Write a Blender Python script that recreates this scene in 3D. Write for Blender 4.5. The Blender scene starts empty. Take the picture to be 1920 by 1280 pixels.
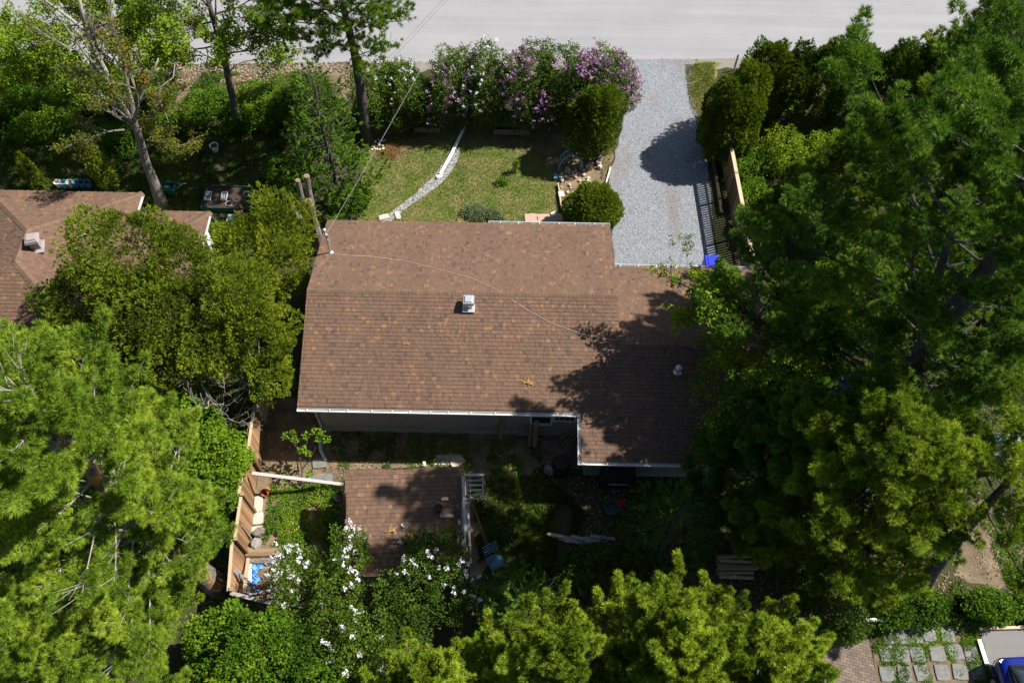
import bpy, math, random
import numpy as np
from math import radians as RAD, sin, cos, pi
SC = bpy.context.scene
# ------------------------------------------------------------------ camera
CP, CY, CR, CH, FPX = 0.53584, -0.00097, 0.02008, 29.33329, 1600.0
def _rz(a): return np.array([[cos(a), -sin(a), 0], [sin(a), cos(a), 0], [0, 0, 1.]])
def _rx(a): return np.array([[1., 0, 0], [0, cos(a), -sin(a)], [0, sin(a), cos(a)]])
CAMR = _rz(CY) @ _rx(CP) @ _rz(CR)
import mathutils
cd = bpy.data.cameras.new('camera'); cam = bpy.data.objects.new('camera', cd); SC.collection.objects.link(cam)
cd.sensor_width = 36.0; cd.lens = FPX / 1920 * 36.0; cd.clip_end = 2000; cd.clip_start = .2
cam.matrix_world = mathutils.Matrix.Translation((0, 0, CH)) @ mathutils.Matrix([list(r) for r in CAMR]).to_4x4()
SC.camera = cam
def U(px, py, z=0.0):
    d = CAMR @ np.array([(px - 960) / FPX, -(py - 640) / FPX, -1.0])
    t = (z - CH) / d[2]
    return np.array([0, 0, CH]) + t * d
# ------------------------------------------------------------------ light
SUN = np.array([.80, .27, 1.0]); SUN /= np.linalg.norm(SUN)
W = bpy.data.worlds.new('World'); SC.world = W; W.use_nodes = True
nt = W.node_tree; sky = nt.nodes.new('ShaderNodeTexSky'); sky.sky_type = 'NISHITA'; sky.sun_disc = False
sky.sun_elevation = math.asin(SUN[2]); sky.sun_rotation = math.atan2(SUN[0], SUN[1])
nt.nodes['Background'].inputs[1].default_value = 0.062
nt.links.new(sky.outputs[0], nt.nodes['Background'].inputs[0])
sl = bpy.data.lights.new('sun', 'SUN'); so = bpy.data.objects.new('sun', sl); SC.collection.objects.link(so)
sl.energy = 5.0; sl.angle = RAD(.5); sl.color = (1, .955, .89)
so.rotation_euler = mathutils.Vector(list(SUN)).to_track_quat('Z', 'Y').to_euler(); so.location = (20, 10, 40)
SC.view_settings.view_transform = 'Standard'; SC.view_settings.look = 'None'
SC.view_settings.exposure = 0.85; SC.view_settings.gamma = 1
SC.cycles.max_bounces = 6; SC.cycles.transparent_max_bounces = 4
# ------------------------------------------------------------------ helpers
COL = SC.collection; ORG = {}
rng = np.random.default_rng(7)
def nrm(v):
    v = np.asarray(v, float); return v / (np.linalg.norm(v, axis=-1, keepdims=True) + 1e-12)
def tag(o, label=None, cat=None, group=None, kind=None):
    for k, v in (('label', label), ('category', cat), ('group', group), ('kind', kind)):
        if v: o[k] = v
    return o
def thing(name, label, cat, loc, group=None):
    o = bpy.data.objects.new(name, None); o.empty_display_size = .2; COL.objects.link(o)
    o.location = [float(c) for c in loc]; ORG[o.name] = np.array(loc, float)
    return tag(o, label, cat, group)
class MB:
    def __init__(s): s.v = []; s.f = []; s.n = 0; s.a = []
    def add(s, v, f, a=None):
        v = np.asarray(v, float); s.v.append(v)
        s.f += [tuple(int(i) + s.n for i in q) for q in f]
        s.a += [0.5 if a is None else a] * len(f); s.n += len(v); return s
    def box(s, c, d, rz=0, R=None, a=None, taper=1.0):
        d = np.array(d, float) / 2
        q = np.array([(x, y, z) for z in (-1, 1) for y in (-1, 1) for x in (-1, 1)], float) * d
        q[4:, :2] *= taper
        if R is None: R = _rz(rz)
        return s.add(q @ R.T + np.array(c, float), [(0, 2, 3, 1), (4, 5, 7, 6), (0, 1, 5, 4), (2, 6, 7, 3), (0, 4, 6, 2), (1, 3, 7, 5)], a)
    def beam(s, p, q, w, h, a=None, up=(0, 0, 1)):
        p = np.array(p, float); q = np.array(q, float); d = q - p; L = np.linalg.norm(d); x = d / L
        up = np.array(up, float)
        if abs(x @ up) > .98: up = np.array([0, 1., 0])
        y = nrm(np.cross(up, x)); z = np.cross(x, y)
        return s.box((p + q) / 2, (L, w, h), R=np.stack([x, y, z], 1), a=a)
    def tube(s, pts, r, n=6, cap=True, a=None):
        P = np.array(pts, float); m = len(P); r = np.ones(m) * np.array(r, float)
        T = np.gradient(P, axis=0); T = nrm(T)
        ref = np.array([0, 0, 1.]) if abs(T[0][2]) < .9 else np.array([1., 0, 0])
        vs = []; ang = np.arange(n) * 2 * pi / n; u = nrm(np.cross(T[0], ref))
        for i in range(m):
            u = nrm(u - T[i] * (u @ T[i])); w = np.cross(T[i], u)
            vs.append(P[i] + r[i] * (np.cos(ang)[:, None] * u + np.sin(ang)[:, None] * w))
        f = [(i * n + k, i * n + (k + 1) % n, (i + 1) * n + (k + 1) % n, (i + 1) * n + k) for i in range(m - 1) for k in range(n)]
        if cap: f += [tuple(range(n))[::-1], tuple((m - 1) * n + k for k in range(n))]
        return s.add(np.concatenate(vs), f, a)
    def lathe(s, c, prof, n=16, a=None, R=None):
        c = np.array(c, float); ang = np.arange(n) * 2 * pi / n; vs = []
        for r, z in prof: vs.append(np.stack([r * np.cos(ang), r * np.sin(ang), np.full(n, z)], 1))
        V = np.concatenate(vs)
        if R is not None: V = V @ R.T
        m = len(prof)
        f = [(i * n + k, i * n + (k + 1) % n, (i + 1) * n + (k + 1) % n, (i + 1) * n + k) for i in range(m - 1) for k in range(n)]
        f += [tuple(range(n))[::-1], tuple((m - 1) * n + k for k in range(n))]
        return s.add(V + c, f, a)
    def prism(s, pts, z0, z1, a=None):
        P = np.array(pts, float)[:, :2]; n = len(P)
        ar = sum(P[i][0] * P[(i + 1) % n][1] - P[(i + 1) % n][0] * P[i][1] for i in range(n))
        if ar < 0: P = P[::-1]
        V = np.concatenate([np.c_[P, np.full(n, z0)], np.c_[P, np.full(n, z1)]])
        return s.add(V, [tuple(range(n))[::-1], tuple(range(n, 2 * n))] + [(k, (k + 1) % n, n + (k + 1) % n, n + k) for k in range(n)], a)
    def slab(s, P, th, a=None):      # polygon in any plane with thickness downward
        P = np.array(P, float); n = len(P); nn = np.cross(P[1] - P[0], P[2] - P[0])
        if nn[2] < 0: P = P[::-1]
        V = np.concatenate([P, P - [0, 0, th]])
        return s.add(V, [tuple(range(n)), tuple(range(n, 2 * n))[::-1]] + [(k, n + k, n + (k + 1) % n, (k + 1) % n) for k in range(n)], a)
    def rock(s, c, d, seed, a=None):
        r = np.random.default_rng(seed); n = 8; vs = []; ang = np.arange(n) * 2 * pi / n + r.uniform(0, 1)
        rr = r.uniform(.72, 1.1, n)
        for t, k in ((0, .92), (.5, 1.0), (.92, .8), (1, .55)):
            j = rr * k * r.uniform(.94, 1.05, n)
            vs.append(np.stack([np.cos(ang) * j * d[0] / 2, np.sin(ang) * j * d[1] / 2, np.full(n, t * d[2]) * r.uniform(.9, 1.05, n)], 1))
        V = np.concatenate(vs) @ _rz(r.uniform(0, 6)).T
        f = [(i * n + k, i * n + (k + 1) % n, (i + 1) * n + (k + 1) % n, (i + 1) * n + k) for i in range(3) for k in range(n)]
        f += [tuple(range(n))[::-1], tuple(3 * n + k for k in range(n))]
        return s.add(V + np.array(c, float), f, a)
    def build(s, name, mat, parent=None, loc=None, smooth=False):
        V = np.concatenate(s.v)
        if parent is not None: o0 = ORG[parent.name]
        else:
            if loc is None:
                mn, mx = V.min(0), V.max(0); loc = ((mn[0] + mx[0]) / 2, (mn[1] + mx[1]) / 2, mn[2])
            o0 = np.array(loc, float)
        me = bpy.data.meshes.new(name); me.from_pydata((V - o0).tolist(), [], s.f); me.update()
        at = me.attributes.new('v', 'FLOAT', 'FACE'); at.data.foreach_set('value', np.array(s.a, np.float32))
        if smooth: me.polygons.foreach_set('use_smooth', [True] * len(me.polygons))
        me.materials.append(mat)
        return _link(name, me, parent, o0)
def _link(name, me, parent, o0):
    o = bpy.data.objects.new(name, me); COL.objects.link(o); ORG[o.name] = o0
    if parent is not None: o.parent = parent
    else: o.location = [float(c) for c in o0]
    return o
def quads(name, V, val, mat, parent=None, loc=(0, 0, 0)):
    """V (n,4,3) separate quads -> one mesh, 'v' per face"""
    n = len(V); o0 = ORG[parent.name] if parent is not None else np.array(loc, float)
    me = bpy.data.meshes.new(name); me.vertices.add(n * 4)
    me.vertices.foreach_set('co', (V.reshape(-1, 3) - o0).astype(np.float32).ravel())
    me.loops.add(n * 4); me.loops.foreach_set('vertex_index', np.arange(n * 4, dtype=np.int32))
    me.polygons.add(n); me.polygons.foreach_set('loop_start', np.arange(0, n * 4, 4, dtype=np.int32))
    me.update(calc_edges=True)
    at = me.attributes.new('v', 'FLOAT', 'FACE'); at.data.foreach_set('value', val.astype(np.float32))
    me.materials.append(mat)
    return _link(name, me, parent, o0)
# ------------------------------------------------------------------ materials
def newmat(name):
    m = bpy.data.materials.new(name); m.use_nodes = True; t = m.node_tree
    return m, t, t.nodes['Principled BSDF'], t.nodes['Material Output']
def N(t, kind, **kw):
    n = t.nodes.new(kind)
    for k, v in kw.items():
        if k in ('operation', 'blend_type', 'feature', 'distance', 'data_type', 'attribute_name', 'interpolation', 'wave_type', 'bands_direction', 'wave_profile'): setattr(n, k, v)
        else: n.inputs[k].default_value = v
    return n
def ramp(t, stops, src=None, interp='LINEAR'):
    r = t.nodes.new('ShaderNodeValToRGB'); e = r.color_ramp.elements; r.color_ramp.interpolation = interp
    while len(e) < len(stops): e.new(.5)
    for k, (p, c) in enumerate(stops): e[k].position = p; e[k].color = (*c, 1)
    if src is not None: t.links.new(src, r.inputs[0])
    return r
def coords(t, scale=(1, 1, 1), world=True):
    m = t.nodes.new('ShaderNodeMapping'); m.inputs['Scale'].default_value = scale
    if world:
        g = t.nodes.new('ShaderNodeNewGeometry'); t.links.new(g.outputs['Position'], m.inputs[0])
    else:
        g = t.nodes.new('ShaderNodeTexCoord'); t.links.new(g.outputs['Object'], m.inputs[0])
    return m.outputs[0]
def mixc(t, fac, a, b, blend='MIX'):
    m = t.nodes.new('ShaderNodeMix'); m.data_type = 'RGBA'; m.blend_type = blend
    for i, x in ((0, fac), (6, a), (7, b)):
        if isinstance(x, (int, float)): m.inputs[i].default_value = x
        elif isinstance(x, tuple): m.inputs[i].default_value = (*x, 1)
        else: t.links.new(x, m.inputs[i])
    return m.outputs[2]
def noise(t, co, scale, detail=4, rough=.55):
    n = N(t, 'ShaderNodeTexNoise', Scale=scale, Detail=detail, Roughness=rough); t.links.new(co, n.inputs['Vector']); return n.outputs[0]
def bump(t, b, h, strength, dist):
    n = N(t, 'ShaderNodeBump', Strength=strength, Distance=dist); t.links.new(h, n.inputs['Height']); t.links.new(n.outputs[0], b.inputs['Normal'])
def plain(name, c, rough=.7, var=.25, scale=6, metal=0, bmp=0.0, spec=.3):
    m, t, b, o = newmat(name); co = coords(t)
    d = tuple(x * (1 - var) for x in c); l = tuple(min(1, x * (1 + var)) for x in c)
    n = noise(t, co, scale, 6, .65); r = ramp(t, [(.3, d), (.7, l)], n); t.links.new(r.outputs[0], b.inputs['Base Color'])
    b.inputs['Roughness'].default_value = rough; b.inputs['Metallic'].default_value = metal
    b.inputs['Specular IOR Level'].default_value = spec
    if bmp: bump(t, b, noise(t, co, scale * 6, 4), .6, bmp)
    return m
def attrmat(name, stops, rough=.8, nvar=.25, nscale=25, bmp=.004, spec=.2):
    m, t, b, o = newmat(name); at = N(t, 'ShaderNodeAttribute', attribute_name='v')
    r = ramp(t, stops, at.outputs['Fac']); n = noise(t, coords(t), nscale, 5)
    k = ramp(t, [(.25, (1 - nvar,) * 3), (.75, (1 + nvar,) * 3)], n)
    l1 = ramp(t, [(.3, (.86, .87, .9)), (.7, (1.1, 1.09, 1.06))], noise(t, coords(t, (1, .35, 1)), .9, 5, .65))
    t.links.new(mixc(t, 1.0, mixc(t, 1.0, r.outputs[0], k.outputs[0], 'MULTIPLY'), l1.outputs[0], 'MULTIPLY'), b.inputs['Base Color'])
    b.inputs['Roughness'].default_value = rough; b.inputs['Specular IOR Level'].default_value = spec
    if bmp: bump(t, b, n, .5, bmp)
    return m
def leafmat(name, stops, trans=.3, rough=.6, spec=.12):
    m, t, b, o = newmat(name); at = N(t, 'ShaderNodeAttribute', attribute_name='v')
    r = ramp(t, stops, at.outputs['Fac']); t.links.new(r.outputs[0], b.inputs['Base Color'])
    b.inputs['Roughness'].default_value = rough; b.inputs['Specular IOR Level'].default_value = spec
    tr = t.nodes.new('ShaderNodeBsdfTranslucent'); mx = t.nodes.new('ShaderNodeMixShader'); mx.inputs[0].default_value = trans
    t.links.new(mixc(t, 1.0, r.outputs[0], (1.2, 1.25, .6), 'MULTIPLY'), tr.inputs[0])
    t.links.new(b.outputs[0], mx.inputs[1]); t.links.new(tr.outputs[0], mx.inputs[2]); t.links.new(mx.outputs[0], o.inputs[0])
    return m
def groundmat(name, stops, s1=1.2, s2=14, bmp=.02, speck=None):
    m, t, b, o = newmat(name); co = coords(t)
    a = noise(t, co, s1, 5, .6); c = noise(t, co, s2, 6, .7)
    x = N(t, 'ShaderNodeMath', operation='MULTIPLY_ADD'); t.links.new(c, x.inputs[0]); x.inputs[1].default_value = .55
    y = N(t, 'ShaderNodeMath', operation='MULTIPLY'); t.links.new(a, y.inputs[0]); y.inputs[1].default_value = .5
    t.links.new(y.outputs[0], x.inputs[2]); r = ramp(t, stops, x.outputs[0]); out = r.outputs[0]
    if speck:
        v = N(t, 'ShaderNodeTexVoronoi', Scale=speck[0]); t.links.new(co, v.inputs['Vector'])
        q = ramp(t, [(speck[1], (1, 1, 1)), (speck[1] + .04, (0, 0, 0))], v.outputs['Distance']); out = mixc(t, q.outputs[0], out, speck[2])
    t.links.new(out, b.inputs['Base Color']); b.inputs['Roughness'].default_value = .95; b.inputs['Specular IOR Level'].default_value = .1
    bump(t, b, c, .8, bmp); return m
def gravelmat(name, cols, scale=26, patch=None):
    m, t, b, o = newmat(name); co = coords(t)
    v = N(t, 'ShaderNodeTexVoronoi', Scale=scale); t.links.new(co, v.inputs['Vector'])
    s = N(t, 'ShaderNodeSeparateColor'); t.links.new(v.outputs['Color'], s.inputs[0])
    r = ramp(t, cols, s.outputs[0]); out = r.outputs[0]
    if patch:
        a = ramp(t, [(.52, (0, 0, 0)), (.66, (1, 1, 1))], noise(t, coords(t, (1, .35, 1)), .8, 4)); out = mixc(t, N_mul(t, a.outputs[0], .55), out, patch)
    t.links.new(out, b.inputs['Base Color']); b.inputs['Roughness'].default_value = .9
    bump(t, b, v.outputs['Distance'], .9, .02); return m
def N_mul(t, a, k):
    x = N(t, 'ShaderNodeMath', operation='MULTIPLY'); t.links.new(a, x.inputs[0]); x.inputs[1].default_value = k; return x.outputs[0]

M = {}
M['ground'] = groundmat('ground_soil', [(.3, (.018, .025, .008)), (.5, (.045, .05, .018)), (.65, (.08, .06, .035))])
M['lawn'] = groundmat('lawn_turf', [(.36, (.055, .10, .014)), (.5, (.11, .14, .03)), (.60, (.21, .17, .075))], 1.4, 38, .008)
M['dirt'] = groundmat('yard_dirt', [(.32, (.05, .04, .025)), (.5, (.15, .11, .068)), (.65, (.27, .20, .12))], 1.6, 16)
M['mulch'] = groundmat('needle_mulch', [(.3, (.05, .025, .012)), (.55, (.16, .07, .03)), (.7, (.25, .12, .05))], 2, 30)
M['litter'] = groundmat('leaf_litter_soil', [(.3, (.05, .04, .022)), (.5, (.13, .10, .062)), (.66, (.23, .18, .12))], 1.5, 24)
M['gravel'] = gravelmat('driveway_gravel', [(0, (.09, .098, .11)), (.3, (.16, .172, .19)), (.7, (.215, .23, .25)), (1, (.36, .375, .395))], 40, (.17, .13, .10))
M['pathgravel'] = gravelmat('path_gravel', [(0, (.08, .08, .08)), (.5, (.20, .20, .195)), (1, (.38, .38, .36))], 22)
M['shingle'] = attrmat('roof_shingles', [(0, (.072, .056, .050)), (.16, (.096, .068, .052)), (.3, (.120, .075, .053)), (.55, (.140, .086, .059)), (.78, (.155, .095, .063)), (.86, (.185, .104, .060)), (1, (.235, .126, .064))], .9, .2, 90, .003, .15)
M['shinglecap'] = attrmat('roof_ridge_shingles', [(0, (.115, .074, .050)), (1, (.155, .10, .066))], .9, .25, 60, .003, .15)
M['siding'] = None
M['white'] = plain('white_aluminium', (.58, .58, .57), .5, .12, 3)
M['whitewood'] = plain('white_painted_wood', (.72, .69, .62), .7, .15, 8)
M['pipe'] = plain('pale_plastic_pipe', (.5, .55, .58), .4, .15, 5)
M['metal'] = plain('galvanised_metal', (.55, .56, .57), .38, .12, 10, metal=.55)
M['foundation'] = plain('concrete_foundation', (.32, .32, .31), .9, .2, 5, bmp=.004)
M['glass'] = plain('window_glass', (.02, .03, .04), .06, .1, 1, spec=.8)
M['beige'] = plain('beige_stone', (.5, .43, .33), .85, .22, 9, bmp=.01)
M['greystone'] = plain('grey_flagstone', (.165, .165, .155), .88, .25, 7, bmp=.006)
M['slabstone'] = plain('pale_concrete_slab', (.42, .40, .34), .9, .2, 7, bmp=.006)
M['pink'] = plain('pinkish_concrete_paver', (.42, .28, .22), .9, .12, 9, bmp=.003)
M['terracotta'] = plain('terracotta_clay', (.42, .13, .045), .8, .2, 8)
M['blackplastic'] = plain('black_plastic', (.02, .022, .025), .45, .2, 5)
M['bluebin'] = plain('blue_plastic_bin', (.015, .03, .55), .35, .08, 3, spec=.5)
M['tarp'] = plain('blue_tarpaulin', (.10, .28, .62), .45, .25, 6, bmp=.02)
M['aqua'] = plain('pale_blue_plastic', (.22, .42, .52), .5, .15, 6)
M['green'] = plain('green_plastic', (.02, .09, .075), .5, .2, 5)
M['red'] = plain('red_petals', (.65, .02, .05), .6, .2, 9)
M['soil'] = plain('potting_soil', (.05, .035, .025), .95, .4, 30, bmp=.01)
M['cable'] = plain('tan_cable', (.55, .42, .32), .6, .1, 5)
M['wire'] = plain('service_wire', (.38, .38, .35), .6, .1, 5)
def woodmat(name, a, c, ax=0, sc=3):
    m, t, b, o = newmat(name); s = [30, 30, 30]; at = N(t, 'ShaderNodeAttribute', attribute_name='v')
    n = noise(t, coords(t, (1, 1, 1)), 9, 8, .75); n2 = noise(t, coords(t), 70, 3)
    k = N(t, 'ShaderNodeMath', operation='MULTIPLY_ADD'); t.links.new(at.outputs['Fac'], k.inputs[0]); k.inputs[1].default_value = .5
    q = N_mul(t, n, .6); t.links.new(q, k.inputs[2])
    r = ramp(t, [(.2, a), (.85, c)], k.outputs[0]); t.links.new(r.outputs[0], b.inputs['Base Color'])
    b.inputs['Roughness'].default_value = .85; b.inputs['Specular IOR Level'].default_value = .15; bump(t, b, n2, .4, .004); return m
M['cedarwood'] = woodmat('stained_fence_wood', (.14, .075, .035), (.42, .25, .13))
M['palewood'] = woodmat('pale_weathered_wood', (.24, .17, .10), (.52, .42, .28))
M['greywood'] = woodmat('grey_weathered_wood', (.10, .09, .085), (.38, .36, .34))
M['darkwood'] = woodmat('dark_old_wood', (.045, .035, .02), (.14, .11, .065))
M['oldwood'] = woodmat('brown_split_wood', (.10, .065, .035), (.34, .24, .14))
def barkmat(name, a, c, patch=None):
    m, t, b, o = newmat(name); n = noise(t, coords(t, (1, 1, .35)), 16, 8, .7)
    r = ramp(t, [(.3, a), (.7, c)], n); out = r.outputs[0]
    if patch:
        q = ramp(t, [(.5, (0, 0, 0)), (.6, (1, 1, 1))], noise(t, coords(t), 2.2, 4)); out = mixc(t, q.outputs[0], out, patch)
    t.links.new(out, b.inputs['Base Color']); b.inputs['Roughness'].default_value = .95; b.inputs['Specular IOR Level'].default_value = .1
    bump(t, b, n, 1, .05); return m
M['bark'] = barkmat('grey_brown_bark', (.035, .03, .028), (.17, .145, .13))
M['barkpale'] = barkmat('pale_grey_bark', (.09, .08, .07), (.32, .28, .24))
M['barkdead'] = barkmat('bleached_dead_wood', (.16, .14, .12), (.50, .46, .40))
M['barkpine'] = barkmat('dark_pine_bark', (.025, .022, .02), (.13, .115, .105))
M['barkpeel'] = barkmat('peeling_pine_bark', (.07, .06, .05), (.26, .22, .19), (.45, .24, .08))
# foliage
M['maple'] = leafmat('maple_leaves', [(0, (0.043, 0.083, 0.0048)), (.5, (0.145, 0.226, 0.0120)), (1, (0.290, 0.392, 0.0239))], .38)
M['budleaf'] = leafmat('bronze_young_leaves', [(0, (.04, .065, .006)), (.5, (.12, .16, .012)), (.78, (.17, .14, .02)), (1, (.30, .12, .03))], .35)
M['lush'] = leafmat('lush_shrub_leaves', [(0, (.02, .05, .004)), (.5, (.07, .145, .008)), (1, (.165, .27, .014))], .32)
M['weeds'] = leafmat('weed_leaves', [(0, (0.027, 0.049, 0.0059)), (.5, (0.068, 0.126, 0.0104)), (1, (0.135, 0.239, 0.0149))], .3)
M['lilacleaf'] = leafmat('lilac_leaves', [(0, (.02, .045, .005)), (.5, (.058, .108, .01)), (1, (.13, .20, .02))], .28)
M['pine'] = leafmat('pine_needles', [(0, (0.032, 0.075, 0.0088)), (.5, (0.096, 0.183, 0.0158)), (1, (0.224, 0.333, 0.0264))], .34)
M['pinef'] = leafmat('fresh_pine_needles', [(0, (.03, .06, .005)), (.5, (.15, .235, .014)), (1, (.37, .46, .04))], .24)
M['pineg'] = leafmat('soft_green_pine_needles', [(0, (.03, .07, .008)), (.5, (.165, .265, .018)), (1, (.39, .49, .05))], .26)
M['pineb'] = leafmat('bluish_pine_needles', [(0, (.02, .055, .010)), (.5, (.10, .20, .020)), (1, (.24, .36, .035))], .24)
M['cedar'] = leafmat('cedar_sprays', [(0, (.025, .045, .004)), (.5, (.10, .145, .009)), (1, (.22, .27, .016))], .2)
M['cedard'] = leafmat('dark_cedar_sprays', [(0, (.025, .048, .004)), (.5, (.085, .14, .009)), (1, (.18, .24, .016))], .22)
M['spruce'] = leafmat('spruce_sprays', [(0, (0.022, 0.053, 0.0070)), (.5, (0.072, 0.146, 0.0141)), (1, (0.160, 0.283, 0.0229))], .2)
M['grass'] = leafmat('grass_blades', [(0, (.06, .115, .012)), (.5, (.15, .20, .03)), (.8, (.27, .24, .08)), (1, (.38, .31, .15))], .25)
M['leaflit'] = leafmat('dead_leaves', [(0, (.09, .06, .03)), (.5, (.23, .165, .10)), (1, (.42, .34, .24))], .15)
M['lilacw'] = leafmat('white_lilac_blossom', [(0, (.55, .52, .60)), (1, (.85, .84, .86))], .2)
M['lilacp'] = leafmat('purple_lilac_blossom', [(0, (.24, .10, .25)), (.6, (.42, .21, .42)), (1, (.62, .40, .58))], .2)
M['yellow'] = leafmat('yellow_flowers', [(0, (.6, .5, .02)), (1, (.8, .7, .05))], .2)

def sidingmat():
    m, t, b, o = newmat('horizontal_siding'); w = N(t, 'ShaderNodeTexWave', Scale=2.2, Distortion=0); w.wave_type = 'BANDS'; w.bands_direction = 'Z'; w.wave_profile = 'SAW'
    t.links.new(coords(t), w.inputs['Vector']); n = noise(t, coords(t), 3)
    r = ramp(t, [(.3, (.27, .265, .25)), (.7, (.34, .335, .315))], n); t.links.new(r.outputs[0], b.inputs['Base Color']); b.inputs['Roughness'].default_value = .6
    bump(t, b, w.outputs[1], 1, .02); return m
M['siding'] = sidingmat()
M['stucco'] = plain('white_wall_paint', (.74, .74, .72), .8, .08, 4, bmp=.002)
def roadmat(name, a, c):
    m, t, b, o = newmat(name); co = coords(t)
    n1 = noise(t, coords(t, (.05, 1.3, 1)), 1.2, 5, .6); n2 = noise(t, co, 60, 4, .8); n3 = noise(t, co, .35, 5, .6)
    x = N(t, 'ShaderNodeMath', operation='ADD'); t.links.new(N_mul(t, n1, .35), x.inputs[0]); t.links.new(N_mul(t, n2, .55), x.inputs[1])
    y = N(t, 'ShaderNodeMath', operation='ADD'); t.links.new(x.outputs[0], y.inputs[0]); t.links.new(N_mul(t, n3, .2), y.inputs[1])
    r = ramp(t, [(.3, a), (.7, c)], y.outputs[0]); t.links.new(r.outputs[0], b.inputs['Base Color']); b.inputs['Roughness'].default_value = .9
    bump(t, b, n2, .5, .006); return m
M['road'] = roadmat('worn_pale_asphalt', (.16, .158, .162), (.29, .287, .292))
M['shoulder'] = roadmat('road_shoulder', (.10, .09, .075), (.24, .215, .185))
M['parking'] = roadmat('parking_asphalt', (.10, .095, .092), (.20, .19, .185))
def brickmat():
    m, t, b, o = newmat('brick_paving'); mp = t.nodes.new('ShaderNodeMapping'); mp.inputs['Rotation'].default_value = (0, 0, .25)
    g = t.nodes.new('ShaderNodeNewGeometry'); t.links.new(g.outputs['Position'], mp.inputs[0])
    k = N(t, 'ShaderNodeTexBrick', Scale=1.0); k.inputs['Brick Width'].default_value = .2; k.inputs['Row Height'].default_value = .1
    k.inputs['Mortar Size'].default_value = .008; k.inputs['Color1'].default_value = (.12, .092, .07, 1); k.inputs['Color2'].default_value = (.19, .145, .11, 1); k.inputs['Mortar'].default_value = (.05, .04, .03, 1)
    t.links.new(mp.outputs[0], k.inputs['Vector']); n = noise(t, coords(t), 4)
    r = ramp(t, [(.3, (.75, .75, .75)), (.7, (1.2, 1.15, 1.1))], n); t.links.new(mixc(t, 1., k.outputs[0], r.outputs[0], 'MULTIPLY'), b.inputs['Base Color'])
    b.inputs['Roughness'].default_value = .9; bump(t, b, k.outputs[1], -.6, .01); return m
M['brick'] = brickmat()
# ------------------------------------------------------------------ foliage generators
def rvec(n, r=None):
    r = r or rng; v = r.normal(size=(n, 3)); return nrm(v)
_nk = np.random.default_rng(3).normal(size=(9, 3)); _np = np.random.default_rng(4).uniform(0, 6.28, 9)
def n3(P, f):
    return np.sin(P @ (_nk.T * f) + _np).sum(1) / 2.6      # about -1.5 .. 1.5
def blades(P, D, Nn, L, Wd, fold=.45):
    S = nrm(np.cross(D, Nn)); L = L[:, None]; Wd = Wd[:, None]
    m = P + D * L * fold
    return np.stack([P, m + S * Wd * .5, P + D * L, m - S * Wd * .5], 1)
def tuft_blades(P, D, K, L, Wd, spread, val, r, fold=.5, vr=.22, jit=.04):
    """K narrow blades fanning out of every tuft"""
    n = len(P); P2 = np.repeat(P, K, 0); D2 = np.repeat(D, K, 0); R = rvec(n * K, r)
    a = r.uniform(0, spread, n * K)[:, None] ** .9
    pr = nrm(R - D2 * (R * D2).sum(1, keepdims=True))
    d = nrm(D2 * np.cos(a) + pr * np.sin(a))
    V = blades(P2 + D2 * r.uniform(-jit, jit, n * K)[:, None] + R * jit * .3, d, nrm(rvec(n * K, r) + [0, 0, .8]), L * r.uniform(.7, 1.15, n * K), Wd * r.uniform(.8, 1.2, n * K), fold)
    v = np.clip(np.repeat(val, K) + r.uniform(-vr, vr, n * K), 0, 1)
    return V, v
def leaf_cluster(P, K, rad, L, Wd, val, r, up=.9, vr=.25, D=None):
    n = len(P); P2 = np.repeat(P, K, 0); R = rvec(n * K, r) * (r.uniform(.15, 1, n * K) ** .6)[:, None]
    nn = nrm(rvec(n * K, r) + [0, 0, up]); d = nrm(np.cross(nn, rvec(n * K, r)))
    V = blades(P2 + R * rad * [1, 1, .7], d, nn, L * r.uniform(.65, 1.15, n * K), Wd * r.uniform(.7, 1.15, n * K), .45)
    return V, np.clip(np.repeat(val, K) + r.uniform(-vr, vr, n * K), 0, 1)
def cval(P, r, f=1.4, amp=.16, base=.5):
    return np.clip(base + amp * n3(P, f) + r.uniform(-.08, .08, len(P)), 0, 1)

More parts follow.
